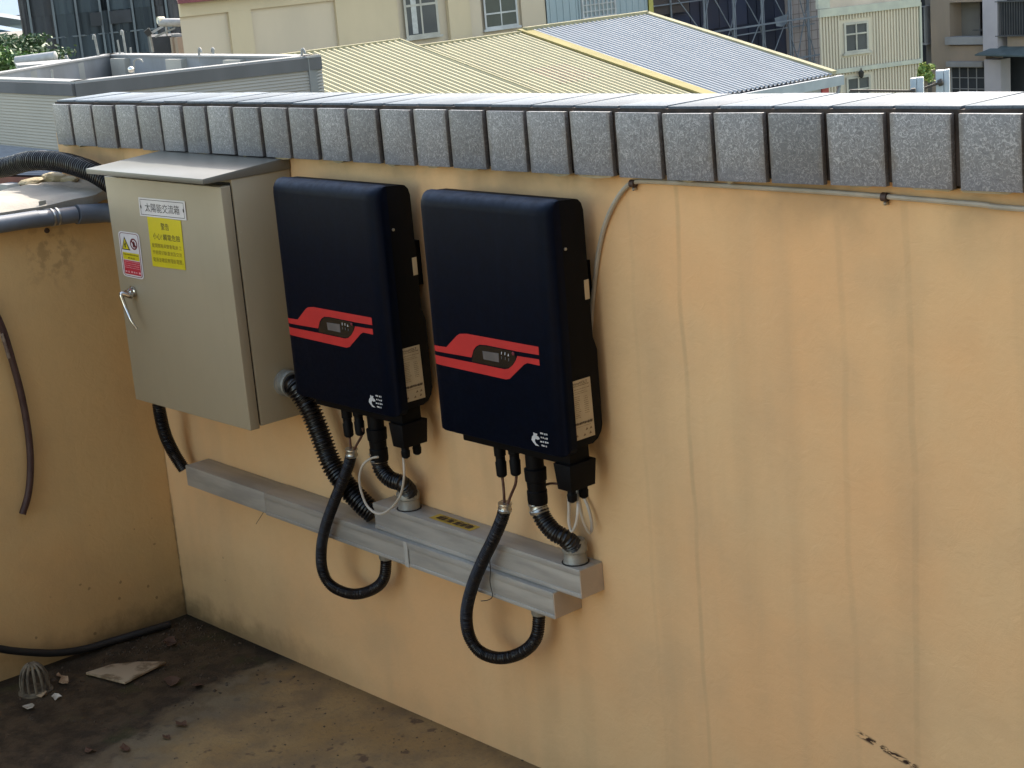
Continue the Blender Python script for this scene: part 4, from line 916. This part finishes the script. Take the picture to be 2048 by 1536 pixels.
# tank and vent pipes on that roof
tk = Vector((-27.475,13.545,0.338))
tnk = thing('water_tank', 'white squat tank lying on the grey flat roof near the left edge', 'tank')
MB().sweep([tk+Vector((-.35, -.25, -.02)), tk+Vector((-.33, -.24, -.02)), tk+Vector((.28, .30, .02)), tk+Vector((.30, .32, .02))], [.05, .10, .10, .05], 14).build('tank_body', m_fw, tnk)
MB().box((tk.x-.25, tk.y-.15, tk.z-.35), (tk.x+.15, tk.y+.2, tk.z-.09)).build('tank_base', m_cope, tnk)
m_pipe = M('pale_vent_pipe', (.22, .22, .21), (.16, .16, .15), 6, .5)
for k, (pa, pb, D, r, hk, lab) in enumerate((
    ((-24.279,13.184,0.424), (-24.289,13.166,0.782), 33, .022, (-.05, 0, -.01), 'tall vent pipe with bent tip, leftmost on the far parapet'),
    ((-24.094,13.519,0.423), (-24.099,13.510,0.674), 33, .018, None, 'short straight vent pipe beside the double one'),
    ((-24.042,13.611,0.413), (-24.046,13.604,0.807), 33, .022, (-.05, 0, -.0), 'tall vent pipe with a bent tip, tallest on the far parapet'),
    ((-23.999,13.688,0.404), (-23.995,13.694,0.520), 33, .018, None, 'stubby white vent pipe on the far parapet'),
    ((-20.227,10.150,0.406), (-20.223,10.159,0.526), 28, .018, None, 'short white pipe stub behind the near parapet'),
    ((-27.208,14.067,0.222), (-27.206,14.070,0.319), 36, .03, (.04, 0, -.02), 'round capped vent on the roof slab'),
    ((-19.647,11.226,0.360), (-19.635,11.247,0.541), 28, .012, (.12, .06, .02), 'white pipe bent over like a hook behind the near parapet'),
    ((-20.828,13.156,0.464), (-20.824,13.162,0.521), 30, .02, (.05, 0, -.0), 'small hooked pipe on the far parapet, left of a pair'),
    ((-20.703,13.357,0.442), (-20.699,13.363,0.499), 30, .02, (-.05, 0, -.0), 'small hooked pipe on the far parapet, right of a pair'),
    ((-17.686,13.025,0.448), (-17.682,13.030,0.508), 27, .02, (.06, 0, -.01), 'small hooked pipe at the right end of the parapet'))):
    a, b = Vector(pa), Vector(pb); pts = [a-Vector((0, 0, .15)), a, a.lerp(b, .8), b]
    if hk: h = Vector(hk); pts += [b+h*.5+Vector((0, 0, .02)), b+h+Vector((0, 0, -.01)), b+h*1.15+Vector((0, 0, -.05))]
    tag(MB().sweep(spline(pts, .05), r, 8).build('vent_pipe', m_pipe), lab, 'vent pipe', 'vent pipes on the grey roof')
fc = Vector((-19.230,10.947,0.446)); 
bmm = bmesh.new(); bmesh.ops.create_icosphere(bmm, subdivisions=2, radius=.05)
tag(MB().add([tuple(v.co+fc) for v in bmm.verts], [tuple(v.index for v in f.verts) for f in bmm.faces]).build('roof_ball_vent', m_chrome, sm=True), 'small shiny round vent beside the hooked pipe', 'vent'); bmm.free()
# dark roof and brick front in the lower left gap
m_dkr = M('dark_blue_roof_sheet', (.085, .095, .12), (.06, .065, .085), 2, .55, stretch=(1, 4, 1))
m_brk = M('red_brick_front', (.14, .05, .035), (.10, .04, .03), 3, .85)
R0, R1, R2, R3 = [Vector(p) for p in ((-27.2123,10.0422,-0.6200), (-18.8815,9.6435,-0.6200), (-16.1303,8.2745,-0.6200), (-20.4816,7.2766,-0.6200))]
dk = thing('dark_sheet_roof', 'dark blue grey sheet roof seen above the ribbed conduit at the left edge', 'roof', loc=(0, 0, 0))
mb = MB(); nb = 16
for k in range(nb):
    a = R0.lerp(R3, k/nb); b = R1.lerp(R2, k/nb); c = R1.lerp(R2, (k+.8)/nb); d = R0.lerp(R3, (k+.8)/nb); e = R0.lerp(R3, (k+1)/nb); f = R1.lerp(R2, (k+1)/nb); u = Vector((0, 0, .03))
    mb.quad(a, b, c+u, d+u); mb.quad(d+u, c+u, f, e)
mb.build('roof_sheet', m_dkr, dk)
MB().hexa([R3+Vector((0, 0, -8)), R2+Vector((0, 0, -8)), R1.lerp(R2, .9)+Vector((0, 0, -8)), R0.lerp(R3, .9)+Vector((0, 0, -8))], [R3-Vector((0, 0, .03)), R2-Vector((0, 0, .03)), R1.lerp(R2, .9)-Vector((0, 0, .03)), R0.lerp(R3, .9)-Vector((0, 0, .03))]).build('brick_wall', m_brk, dk)
pv = R3.lerp(R2, 0.70)
MB().box((pv.x-.12, pv.y-.2, -3), (pv.x+.12, pv.y-.02, -.72)).build('white_pillar', m_cope, dk)

# ================================================================ BACKGROUND: BUILDINGS
def fac(fr, nsign, skew=0):
    (ox, oy), (ux, uy) = fr; U = Vector((ux, uy, 0)); Nn = Vector((uy, -ux, 0))*nsign; O = Vector((ox, oy, 0))
    def P(u, z, d=0): return O+U*u+Nn*d+Vector((0, 0, z))
    def fb(name, u0, u1, z0, z1, d0, d1, mt, par, bev=0):
        if (u1-u0)*nsign < 0: pass
        a, b = (d0, d1); k = -a*skew if a < -1 else 0      # deep blocks stand on a slanted plot
        return MB().hexa([P(u0+k, z0, a), P(u1+k, z0, a), P(u1, z0, b), P(u0, z0, b)], [P(u0+k, z1, a), P(u1+k, z1, a), P(u1, z1, b), P(u0, z1, b)]).build(name, mt, par, bev=bev)
    return P, fb
def window(fb, par, u0, u1, z0, z1, mf, mg, nx=2, ny=1, t=.06, d=.06, transom=None, curtain=False):
    fr = None
    g = fb('window', u0, u1, z0, z1, -.02, .012, mg, par)
    def bar_(a, b, c, e, nm='window_frame'): fb(nm, a, b, c, e, .012, d, mf, g)
    bar_(u0-.02, u0+t, z0-.02, z1+.02); bar_(u1-t, u1+.02, z0-.02, z1+.02); bar_(u0+t, u1-t, z0-.02, z0+t); bar_(u0+t, u1-t, z1-t, z1+.02)
    for k in range(1, nx): c = u0+(u1-u0)*k/nx; fb('window_mullion', c-t*.45, c+t*.45, z0+t, z1-t, .0125, d*.9, mf, g)
    for k in range(1, ny): c = z0+(z1-z0)*k/ny; fb('window_mullion', u0+t, u1-t, c-t*.4, c+t*.4, .013, d*.8, mf, g)
    if transom: fb('window_mullion', u0+t, u1-t, transom-t*.5, transom+t*.5, .013, d*.95, mf, g)
    fb('window_sill', u0-.1, u1+.1, z0-.09, z0-.02, .0, d+.05, mf, g)
    if curtain: fb('curtain', u0+(u1-u0)*.2, u0+(u1-u0)*.36, z0+.1, z1-.1, .012, .018, M('curtain_cloth', (.4, .4, .38)), g)
    return g
m_beige = M('beige_render', (.47, .38, .25), (.43, .35, .23), .6, .85, stretch=(1, 1, .4))
m_beigeL = M('light_beige_render', (.47, .385, .28), (.43, .355, .26), .5, .85, stretch=(1, 1, .4))
m_glass = M('dark_window_glass', (.06, .065, .07), (.045, .05, .055), .8, .12)
m_glassg = M('green_dark_glass', (.055, .065, .06), None, .8, .15)
m_frm = M('cream_window_frame', (.36, .34, .29), None, 2, .5)
m_wfrm = M('white_window_frame', (.42, .42, .41), None, 2, .5)
m_blue = M('pale_blue_cladding', (.27, .32, .335), (.24, .29, .305), .5, .6, stretch=(1, 1, .2))
m_mar = M('maroon_roof_edge', (.16, .03, .04), None, 2, .6)
m_oliv = M('olive_yellow_post', (.42, .38, .10), None, 2, .6)
P, fb = fac(((-40.000,0.000),(0.0000,1.0000)), 1, .62)
bb = thing('beige_building', 'long beige rendered building with recessed panels and two windows behind the yellow roofs', 'building', loc=(0, 0, 0))
ub0, ub1, ub2 = 24.547, 38.804, 43.756
ZTB = (24.563,0.739)[1]
fb('wall', ub0, ub1, -14, ZTB, -6, -.09, m_beigeL, bb)
def px(a): return a
pu = [26.155, 26.937, 30.036, 31.093]
pz = (25.519,0.354)[1]
fb('raised_band', ub0, ub1, pz, ZTB-.001, -.089, 0, m_beige, bb)
fb('raised_band', pu[0], pu[1], -3, pz-.001, -.089, 0, m_beige, bb)
fb('raised_band', pu[2], 32.433, -3, pz-.001, -.089, 0, m_beige, bb)
fb('raised_band', 34.483, 35.395, -3, pz-.001, -.089, .06, m_beige, bb)
fb('raised_band', 35.395, 35.913, -3, pz-.001, -.089, 0, m_beigeL, bb)
fb('raised_band', 37.706, ub1, -3, pz-.001, -.089, 0, m_beigeL, bb)
fb('roof_edge', ub0-.2, ub1, ZTB, ZTB+.35, -6, .25, m_mar, bb)
za, zb_ = (32.726,-1.068)[1], (32.707,-0.079)[1]
window(fb, bb, 32.695, 34.048, za, za+1.9, m_frm, m_glass, 2, 1, .07, .03, transom=zb_, curtain=True)
za = (36.060,-1.113)[1]
window(fb, bb, 36.047, 37.485, za, za+1.9, m_wfrm, m_glassg, 2, 1, .05, .03, transom=(36.960,-0.642)[1])
cl = thing('blue_cladding_block', 'pale blue clad wall section with white grid window and olive corner post', 'building', loc=(0, 0, 0))
fb('wall', ub1+.01, ub2, -14, ZTB-.1, -5.9, .05, m_blue, cl)
for k in range(16):
    u = ub1+.15+k*(ub2-ub1)/16
    if u < 40.309 or u > 42.287: fb('cladding_seam', u, u+.05, -3, ZTB-.2, .0505, .075, m_blue, cl)
fb('cladding_edge', 40.357-.05, 40.357, -3, ZTB-.2, .051, .10, m_blue, cl)
za = (40.518,-1.208)[1]
window(fb, cl, 40.453, 42.063, za, za+1.8, m_wfrm, m_glass, 8, 8, .045, .13)
fb('corner_post', ub2, ub2+.22, -14, ZTB-.05, -5.9, .12, m_oliv, cl)
fb('base_strip', ub1+.3, ub1+1.8, (39.196,-1.252)[1]-.1, (39.196,-1.252)[1], .0505, .12, m_blue, cl)

# scaffolded dark building
m_net1 = M('navy_scaffold_net', (.022, .028, .055), (.035, .034, .05), .35, .8, oi=.3)
m_netb = M('brown_scaffold_net', (.075, .06, .055), (.06, .05, .05), .8, .8)
m_pole = M('grey_scaffold_pole', (.24, .265, .30), (.17, .19, .22), 1, .5)
m_ptile = M('pink_wall_tile', (.40, .34, .32), (.35, .3, .285), 1.5, .7, contrast=(.3, .7))
m_groutp = M('tile_grout', (.26, .21, .20), None, 1, .9)
P, fb = fac(((-47.000,0.000),(0.0000,1.0000)), 1)
sb = thing('scaffolded_building', 'building wrapped in navy netting and scaffold poles, with a pink tiled end', 'building', loc=(0, 0, 0))
us0, us1, us2 = 50.822, 60.486, 62.614
fb('wall', us0-2, us1, -14, 3.5, -9, -.5, m_net1, sb)
fb('tiled_wall', us1, us2+3, -14, 3.5, -9, -.3, m_ptile, sb)
for k in range(24):
    z = -7+k*.42
    fb('tile_joint', us1+.01, us2+3, z, z+.03, -.299, -.285, m_groutp, sb)
for k in range(12):
    u = us1+.3+k*.42; fb('tile_joint', u, u+.03, -7, 3, -.299, -.287, m_groutp, sb)
zn = [(56.784,-2.960)[1]+k*1.72 for k in range(-3, 3)]
pus = [52.535, 54.100, 54.733, 55.955, 56.576, 57.838, 58.479, 59.679, 60.375, 60.987, 61.629]
rs = random.Random(4)
for i in range(len(pus)-3):
    for j in range(len(zn)-1):
        if i % 2 == 0 or True:
            fb('net_panel', pus[i]+.04, pus[i+1]-.04, zn[j]+.05, zn[j+1]-.05, -.49, -.42-rs.random()*.05, m_net1, sb)
fb('net_panel', us0, 53.745, (52.386,-1.993)[1], 3.4, -.2, -.15, m_netb, sb)
for i, u in enumerate(pus):
    d_ = .35 if i % 2 else -.1
    fb('scaffold_pole', u-.03, u+.03, -7, 3.6, d_, d_+.06, m_pole, sb)
for j, z in enumerate(zn):
    fb('scaffold_ledger', pus[0]-1.5, pus[-1]+.4, z-.04, z+.03, .36, .42, m_pole, sb)
    fb('scaffold_ledger', pus[0]-1.5, pus[-1]+.4, z-.38, z-.33, -.12, -.06, m_pole, sb)
for i in range(0, len(pus)-1):
    for j in range(len(zn)-1):
        a, b = P(pus[i], zn[j], .2), P(pus[i+1], zn[j+1], .2)
        if (i+j) % 2: a, b = P(pus[i+1], zn[j], .2), P(pus[i], zn[j+1], .2)
        MB().bar(a, b, .035).build('scaffold_brace', m_pole, sb)
u_ = 58.683; z_ = (58.990,-2.868)[1]
MB().quad(P(u_, z_+.1, .38), P(u_+.85, z_+.2, .38), P(u_+.75, z_-.2, .42), P(u_+.45, z_-.32, .42), P(u_+.05, z_-.25, .42)).build('hanging_sheet', M('pale_plastic_sheet', (.22, .25, .27), (.12, .14, .17), 2, .5), sb)

# cream ribbed building
m_crm = M('cream_ribbed_cladding', (.48, .415, .32), (.42, .37, .29), .8, .65, stretch=(2, 2, .3), contrast=(.35, .65))
m_crt = M('grey_cream_trim', (.38, .38, .31), (.32, .32, .27), 2, .7)
m_pnk = M('pinkish_render', (.52, .43, .34), None, 1, .8)
P, fb = fac(((-32.711,44.309),(0.3000,0.9539)), 1, .72)
cb = thing('cream_building', 'cream building with vertical ribbed cladding and two small white windows', 'building', loc=(0, 0, 0))
c0, c1_ = 0.010, 4.042
zt1, zt2 = (2.068,-1.539)[1], (1.995,-3.476)[1]
fb('wall', c0, c1_, -14, zt1, -7, 0, m_crm, cb)
fb('upper_wall', c0+.1, c1_, zt1+.001, 1.2, -7, -.15, m_pnk, cb)
fb('upper_pilaster', c0, 0.460, zt1+.15, 1.2, -.149, .02, m_crt, cb)
fb('trim_band', c0-.03, c1_+.02, zt1-.12, zt1+.14, .001, .12, m_crt, cb)
fb('trim_band', c0-.03, c1_+.02, zt2-.09, zt2+.05, .001, .12, m_crt, cb)
pit = (c1_-c0)/34; wu0, wu1 = 0.962, 1.947
wz0, wz1 = (1.448,-2.918)[1], (1.486,-1.962)[1]
vz1 = (1.496,-3.757)[1]
for k in range(34):
    u = c0+pit*(k+.15); w_ = pit*.42
    for za, zb_, hi in ((zt2+.051, zt1-.121, 1), (-8, zt2-.091, 0)):
        if u+w_ > wu0-.12 and u < wu1+.12:
            if hi: fb('cladding_rib', u, u+w_, za, wz0-.16, .001, .05, m_crm, cb); fb('cladding_rib', u, u+w_, wz1+.14, zb_, .001, .05, m_crm, cb)
            else: fb('cladding_rib', u, u+w_, vz1+.12, zb_, .001, .05, m_crm, cb)
        else: fb('cladding_rib', u, u+w_, za, zb_, .001, .05, m_crm, cb)
window(fb, cb, wu0+.03, wu1-.02, wz0, wz1, m_frm, m_glass, 2, 1, .05, .06, transom=wz0+(wz1-wz0)*.62)
window(fb, cb, wu0+.05, wu1, vz1-1.0, vz1, m_frm, m_glass, 2, 1, .05, .06, transom=vz1-.42)
fb('downpipe', c1_, c1_+.07, -10, zt1, -.02, .09, m_crt, cb)
lp = (1.520,-3.643)
MB().lathe(P(float(lp[0]), lp[1]-.16, .16), (0, 0, 1), [(0, .02), (.04, .07), (.2, .1), (.24, .03), (.34, .01)], 8).build('wall_lantern', m_blk, cb)

# tan apartment block, right
m_tan = M('tan_render', (.29, .22, .165), (.24, .19, .145), .5, .85, stretch=(1, 1, .3), contrast=(.38, .62))
m_tand = M('shaded_loggia_render', (.16, .15, .135), (.14, .13, .12), .6, .85)  # darker render, shade of the recess put into its colour
m_void = M('dark_interior', (.030, .032, .038), (.02, .022, .026), 1, .8)
m_gryb = M('grey_balcony', (.26, .25, .25), (.2, .19, .19), 1, .8)
m_colu = M('white_grey_column', (.42, .38, .40), (.37, .34, .36), .8, .8)
m_bars = M('iron_window_bars', (.09, .09, .09), None, 2, .6)
m_awn = M('green_grey_awning', (.075, .10, .105), (.05, .07, .075), 2, .6)
P, fb = fac(((0.000,64.000),(1.0000,0.0000)), 1)
ap = thing('apartment_block', 'tan apartment block with a dark loggia, balcony ledge and white column', 'building', loc=(0, 0, 0))
def A(u): return u
a0, a1, a2 = -42.153, -41.156, -39.318
zA = [(-40.222,-2.698)[1], (-40.252,-4.178)[1], (-40.260,-4.567)[1], (-40.273,-5.239)[1], (-40.277,-5.413)[1], (-40.301,-6.637)[1]]
fb('back_wall', a0-6, a2+14, -14, 9, -9, -1.3, m_void, ap)
fb('wall', a0, a1, -14, 9, -1.29, 0, m_tan, ap)
fb('wall', a1, a2, zA[0], 9, -1.29, 0, m_tan, ap)
fb('wall', a1, a2, zA[3], zA[2], -1.29, .02, m_tan, ap)
fb('loggia_wall', a1, -40.212, zA[2], zA[0], -1.0, -.9, m_tand, ap)
fb('loggia_wall', -40.060, -39.832, zA[2], zA[0]-.5, -1.0, -.9, m_colu, ap)
fb('loggia_rail', -40.161, a2, zA[1]+.22, zA[1]+.27, -.3, -.25, m_bars, ap)
fb('loggia_lintel', -40.110, a2, zA[0]-.36, zA[0], -1.1, -.95, m_tand, ap)
fb('balcony_ledge', a1-.12, a2, zA[2]+.06, zA[1], -.3, .22, m_gryb, ap)
fb('canopy', a1-.02, a2-.03, zA[4]-.05, zA[3]-.001, .021, .32, m_gryb, ap)
window(fb, ap, a1+.05, a2-.05, zA[5]-.3, zA[4]-.07, m_gryb, m_void, 4, 3, .04, .05)
fb('recessed_wing', -42.846, a0-.01, -14, 9, -1.2, -.6, m_tand, ap)
window(fb, ap, -42.773, -42.506, (-42.662,-4.438)[1], (-42.617,-2.855)[1], m_gryb, m_void, 1, 1, .03, -.55)
fb('column', a2+.01, -38.587, (-38.877,-4.899)[1], 9, -.5, .25, m_colu, ap)
fb('column', a2+.06, -38.444, -14, (-38.881,-5.156)[1], -.5, .25, m_colu, ap)
w0, w1 = -38.655, -37.147+2.2
bw = fb('window', w0, w1, (-38.125,-4.140)[1], (-38.107,-2.731)[1], -.4, .0, m_void, ap)
for k in range(30):
    u = w0+.02+k*(w1-w0)/30; fb('window_bar', u, u+.025, (-38.125,-4.140)[1], (-38.107,-2.731)[1], .2, .225, m_bars, bw)
fb('window_frame', w0-.04, w1, (-38.126,-4.182)[1], (-38.125,-4.140)[1], -.1, .26, m_bars, bw); fb('window_frame', w0-.04, w1, (-38.107,-2.731)[1], (-38.107,-2.689)[1], -.1, .26, m_bars, bw)
fb('wall', -38.226, w1, (-38.132,-4.626)[1], (-38.126,-4.203)[1], -.5, .05, m_tan, ap)
aw = [P(a2+.02, (-39.002,-4.919)[1], .9), P(w1, (-37.453,-5.032)[1], .9), P(w1, (-37.449,-4.674)[1], .0), P(a2+.5, (-38.625,-4.665)[1], .0)]
MB().prism(aw, (0, 0, .06)).build('awning', m_awn, ap)

# netted building, far left
m_net2 = M('teal_grey_building_net', (.038, .050, .058), (.028, .038, .046), .3, .85, oi=.35, stretch=(1, 1, .25), contrast=(.35, .65))
m_net3 = M('brown_grey_net', (.062, .056, .056), (.036, .04, .046), .35, .85, oi=.2, stretch=(1.5, 1.5, .2))
m_fold = M('net_seam', (.12, .14, .15), (.09, .10, .11), .5, .85)
P, fb = fac(((-69.019,37.665),(0.4793,0.8776)), 1)
nb_ = thing('netted_building', 'tall construction block draped in dark teal netting at the upper left', 'building', loc=(0, 0, 0))
n0, n1 = -3.313, 3.993
fb('wall', n0+.3, n1, -14, 12, -9, -.6, m_void, nb_)
us = [-3.313, -2.876, -1.823, -0.808, 0.258, 0.637, 1.689, 2.634, 3.222, 3.993]
zs_ = [(-1.324,-0.047)[1]+k*1.02 for k in (-7, -6, -5, -4, -3, -2, -1, 0, 1, 2, 3)]
rs = random.Random(9)
for i in range(len(us)-1):
    for j in range(len(zs_)-1):
        nx_, nz_ = 8, 4; vs_ = []
        for b_ in range(nz_+1):
            for a_ in range(nx_+1):
                u = us[i]+(us[i+1]-us[i])*a_/nx_; z = zs_[j]+(zs_[j+1]-zs_[j])*b_/nz_
                bulge = .16*math.sin(math.pi*a_/nx_)+.05*math.sin(a_*2.1+j+i*3)+rs.uniform(-.02, .02)
                vs_.append(P(u, z, bulge-(.5 if (i, j) in ((4, 7), (7, 9)) else 0)))
        fs_ = [(b_*(nx_+1)+a_, b_*(nx_+1)+a_+1, (b_+1)*(nx_+1)+a_+1, (b_+1)*(nx_+1)+a_) for b_ in range(nz_) for a_ in range(nx_)]
        MB().add(vs_, fs_).build('net_panel', m_net3 if i in (0, 1, 7, 8) else m_net2, nb_, sm=True)
for u in us[1:]: fb('net_seam', u-.05, u+.05, -7, 6, .10, .17, m_fold, nb_)
for z in zs_[::2]: fb('net_seam', n0+.4, n1, z-.035, z+.03, .02, .12, m_fold, nb_)
fb('window_opening', -0.235, 0.253, (-0.073,-0.702)[1], (0.011,-0.102)[1], .18, .20, m_void, nb_)
fb('window_opening', 0.646, 1.600, (1.060,-0.671)[1], (1.139,-0.092)[1], .18, .20, m_void, nb_)
# rooftop solar water heater in front of it
sh = thing('solar_water_heater', 'white tank and tilted panel frame on a dark shed beside the netted building', 'solar heater')
q = lambda x, y, D=62: Vector(x)
H1, H2, H3, H4 = Vector((-48.699,28.902,-0.013)), Vector((-48.584,29.097,-0.084)), Vector((-48.343,29.498,-0.127)), Vector((-48.863,28.624,-0.419))
MB().sweep([H2+Vector((-.12, -.2, 0)), H2, H3, H3+Vector((.1, .2, 0))], [.1, .14, .14, .1], 12).build('tank', m_fw, sh)
MB().sweep([H1+Vector((0, 0, .02)), H1+Vector((.02, .22, .0))], .13, 10).build('tank_cap', M('cream_plastic', (.6, .55, .42)), sh)
MB().bar(H4, Vector((-48.625,29.027,-0.194)), .08).build('panel_frame', m_fw, sh)
MB().bar(Vector((-48.785,28.756,-0.534)), Vector((-48.425,29.363,-0.297)), .06).build('panel_frame', m_pipe, sh)
MB().bar(Vector((-48.576,29.110,-0.102)), Vector((-48.580,29.104,-0.538)), .05).build('support_leg', m_fw, sh)
MB().bar(Vector((-48.874,28.603,-0.216)), Vector((-48.852,28.641,-1.027)), .07).build('mast', m_pipe, sh)
MB().bar(Vector((-48.920,28.524,-0.274)), Vector((-48.865,28.620,-0.452)), .2).build('mast_head', m_blk, sh)
shd = thing('roof_shed', 'dark lean-to shed with a pale roof edge beside the beige building', 'shed')
Sa, Sb = Vector((-50.571,29.663,-0.606)), Vector((-49.994,30.633,-0.641))
MB().hexa([Sa+Vector((0, 0, -4)), Sb+Vector((0, 0, -4)), Sb+Vector((-2, 1, -4)), Sa+Vector((-2, 1, -4))], [Sa, Sb, Sb+Vector((-2, 1, 0)), Sa+Vector((-2, 1, 0))]).build('shed_wall', m_void, shd)
MB().bar(Sa.lerp(Sb, .6)+Vector((.1, -.05, .02)), Sb+Vector((.1, -.05, .0)), .14, .09).build('roof_edge', m_cope, shd)
MB().bar(Sa.lerp(Sb, .62)+Vector((.1, -.05, -.05)), Sa.lerp(Sb, .62)+Vector((.1, -.05, -2)), .12).build('shed_post', m_tan, shd)
MB().bar(Sa.lerp(Sb, .82)+Vector((.1, -.05, -.05)), Sa.lerp(Sb, .82)+Vector((.1, -.05, -2)), .35).build('shed_post', m_tan, shd)

# ================================================================ FAR LEFT: distant houses, trees, hills
m_hill = M('far_hill', (.10, .16, .15), (.12, .18, .17), .004, 1)  # far haze mixed into the hill colour
hp2 = []; hv = []; rs = random.Random(2)
for k in range(60):
    a_ = math.radians(95+k*2.0); D_ = 3600; h_ = 70+50*math.sin(k*.5)+30*math.sin(k*1.3+1)+rs.uniform(-8, 8)
    x, y = 4.7+math.cos(a_)*D_, -2.6+math.sin(a_)*D_; hv += [(x, y, -14), (x*1.08, y*1.08, h_), (x*1.3, y*1.3, h_*.6)]
hills = MB().add(hv, [(k*3+j, (k+1)*3+j, (k+1)*3+j+1, k*3+j+1) for k in range(59) for j in (0, 1)]).build('hills', m_hill, sm=True); struct(hills)
def house(lab, c, wd, dp, h, mt, mr, ang, gable=.35, cat='house'):
    t = thing('distant_house', lab, cat, 'distant houses at the left edge'); c = Vector(c)
    ux, uy = Vector((math.cos(ang), math.sin(ang), 0)), Vector((-math.sin(ang), math.cos(ang), 0))
    b = [c-ux*wd/2-uy*dp/2, c+ux*wd/2-uy*dp/2, c+ux*wd/2+uy*dp/2, c-ux*wd/2+uy*dp/2]; lo = [at_z(p, -14) for p in b]
    MB().hexa(lo, b).build('wall', mt, t); e = Vector((0, 0, h))
    r1, r2 = (b[0]+b[3])/2+e-ux*.1*wd, (b[1]+b[2])/2+e+ux*.1*wd; k = 1.08
    rr = MB(); bb_ = [c+(p-c)*k for p in b]; rr.add(bb_+[r1, r2], [(0, 1, 5, 4), (2, 3, 4, 5), (3, 0, 4), (1, 2, 5)]); rr.build('roof', mr, t); return t
m_bl1 = M('haze_blue_roof', (.07, .13, .20), (.06, .11, .18), .1, .8)  # far haze put into the blue of the distant walls and roofs
m_bl2 = M('haze_blue_wall', (.22, .28, .34), None, .1, .8)
m_bl3 = M('far_haze_roof', (.055, .105, .17), (.065, .12, .19), .01, .8)
house('wide hall added as far blue haze, furthest of all at the left edge', (-679.318,328.635,-11.226), 300, 260, 1.2, m_bl3, m_bl3, -.45)  # this hall and the next are added to carry the haze colour
house('long hall added as far blue haze just behind the pale warehouse', (-499.515,241.051,-10.800), 60, 40, 1.0, m_bl2, m_bl3, -.45)
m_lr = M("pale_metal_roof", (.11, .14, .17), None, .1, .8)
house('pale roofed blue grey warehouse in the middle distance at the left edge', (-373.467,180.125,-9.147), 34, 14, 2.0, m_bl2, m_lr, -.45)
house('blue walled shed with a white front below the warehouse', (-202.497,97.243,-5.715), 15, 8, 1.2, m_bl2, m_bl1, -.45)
house('small white gabled house against the netted building', (-129.772,63.859,-3.565), 3.0, 4, .9, m_lr, m_sidf, .9)
def tree(name, lab, c, rx, rz, n, mts, zb, s=.12, seed=1, trunk=.12, grp=None):
    rs = random.Random(seed); t = thing(name, lab, 'tree', grp); c = Vector(c)
    MB().sweep([(c.x, c.y, zb), (c.x+.1, c.y, (c.z+zb)/2), (c.x, c.y, c.z)], [trunk, trunk*.8, trunk*.4], 8).build('trunk', M('bark', (.12, .09, .06)), t)
    cl_ = [Vector((rs.gauss(0, .45), rs.gauss(0, .45), rs.gauss(0, .42))) for _ in range(26)]
    for mi, mt in enumerate(mts):
        mb = MB()
        for k in range(n//len(mts)):
            q = rs.choice(cl_); d = Vector((rs.gauss(0, .17), rs.gauss(0, .17), rs.gauss(0, .15)))
            p = Vector((c.x+(q.x+d.x)*rx, c.y+(q.y+d.y)*rx, c.z+(q.z+d.z)*rz)); a = Vector((rs.uniform(-1, 1), rs.uniform(-1, 1), rs.uniform(-.6, .6))).normalized()*s; b = a.cross(Vector((rs.uniform(-1, 1), rs.uniform(-1, 1), rs.uniform(-1, 1)))).normalized()*s*.5
            mb.quad(p-a, p+b, p+a, p-b)
        mb.build('foliage', mt, t)
    return t
m_g1 = M('fresh_green_leaves', (.12, .20, .045), (.08, .15, .035), 2, .6); m_g2 = M('deep_green_leaves', (.035, .07, .025), (.05, .09, .03), 2, .6); m_g3 = M('yellow_green_leaves', (.30, .32, .07), (.2, .25, .06), 2, .6)
tree('leafy_tree', 'bright green leafy tree at the left edge behind the grey roof', (-34.944,16.486,-0.037), .95, .42, 4200, [m_g1, m_g2, m_g1], -12, .07, 3)
tree('leafy_tree', 'dark green tree behind the bright one at the left edge', (-58.292,27.925,-0.789), 1.9, .5, 4200, [m_g2, m_g2], -12, .10, 4)
tree('leafy_tree', 'yellow green tree squeezed between the cream building and the tan block', (-28.252,43.911,-3.448), .22, .34, 1000, [m_g3, m_g1], -12, .07, 5)
# pale blue double boxes standing just beyond the wall
m_bxb = M('pale_blue_box_paint', (.26, .31, .36), (.22, .27, .32), 3, .5)
def panel_box(lab, pl_, pr_, pm_, zb_, rod):
    t = thing('panel_box', lab, 'metal box', 'pale blue boxes beyond the wall')
    L_, R_, M_ = Vector(pl_), Vector(pr_), Vector(pm_); dn_ = Vector((0, 0, -.9)); g = (M_-L_)*.03
    back = Vector((-.06, .10, 0))
    MB().prism([L_, M_-g, M_-g+dn_, L_+dn_], back).build('box_half', m_bxb, t, bev=.003)
    MB().prism([M_+g, R_, R_+dn_, M_+g+dn_], back*.9).build('box_half', m_bxb, t, bev=.003)
    if rod:
        a, b = Vector(rod[0]), Vector(rod[1]); MB().bar(a, b, .022).build('support_rod', m_blk, t)
        ax = (b-a).normalized(); MB().lathe(b, ax, [(-.01, .03), (.03, .035), (.04, .02)], 12).build('rod_clamp', m_blk, t)
    return t
panel_box('smaller pale blue metal box with a rod to the left, beyond the wall', (-6.411,12.813,0.162), (-6.303,12.890,0.169), (-6.357,12.852,0.168), 0, ((-6.848,12.363,0.092), (-6.339,12.742,0.046)))
panel_box('larger pale blue metal box, further right beyond the wall', (-5.051,11.327,0.418), (-4.950,11.396,0.424), (-4.991,11.368,0.418), 0, ((-5.110,11.223,0.268), (-4.998,11.302,0.310)))
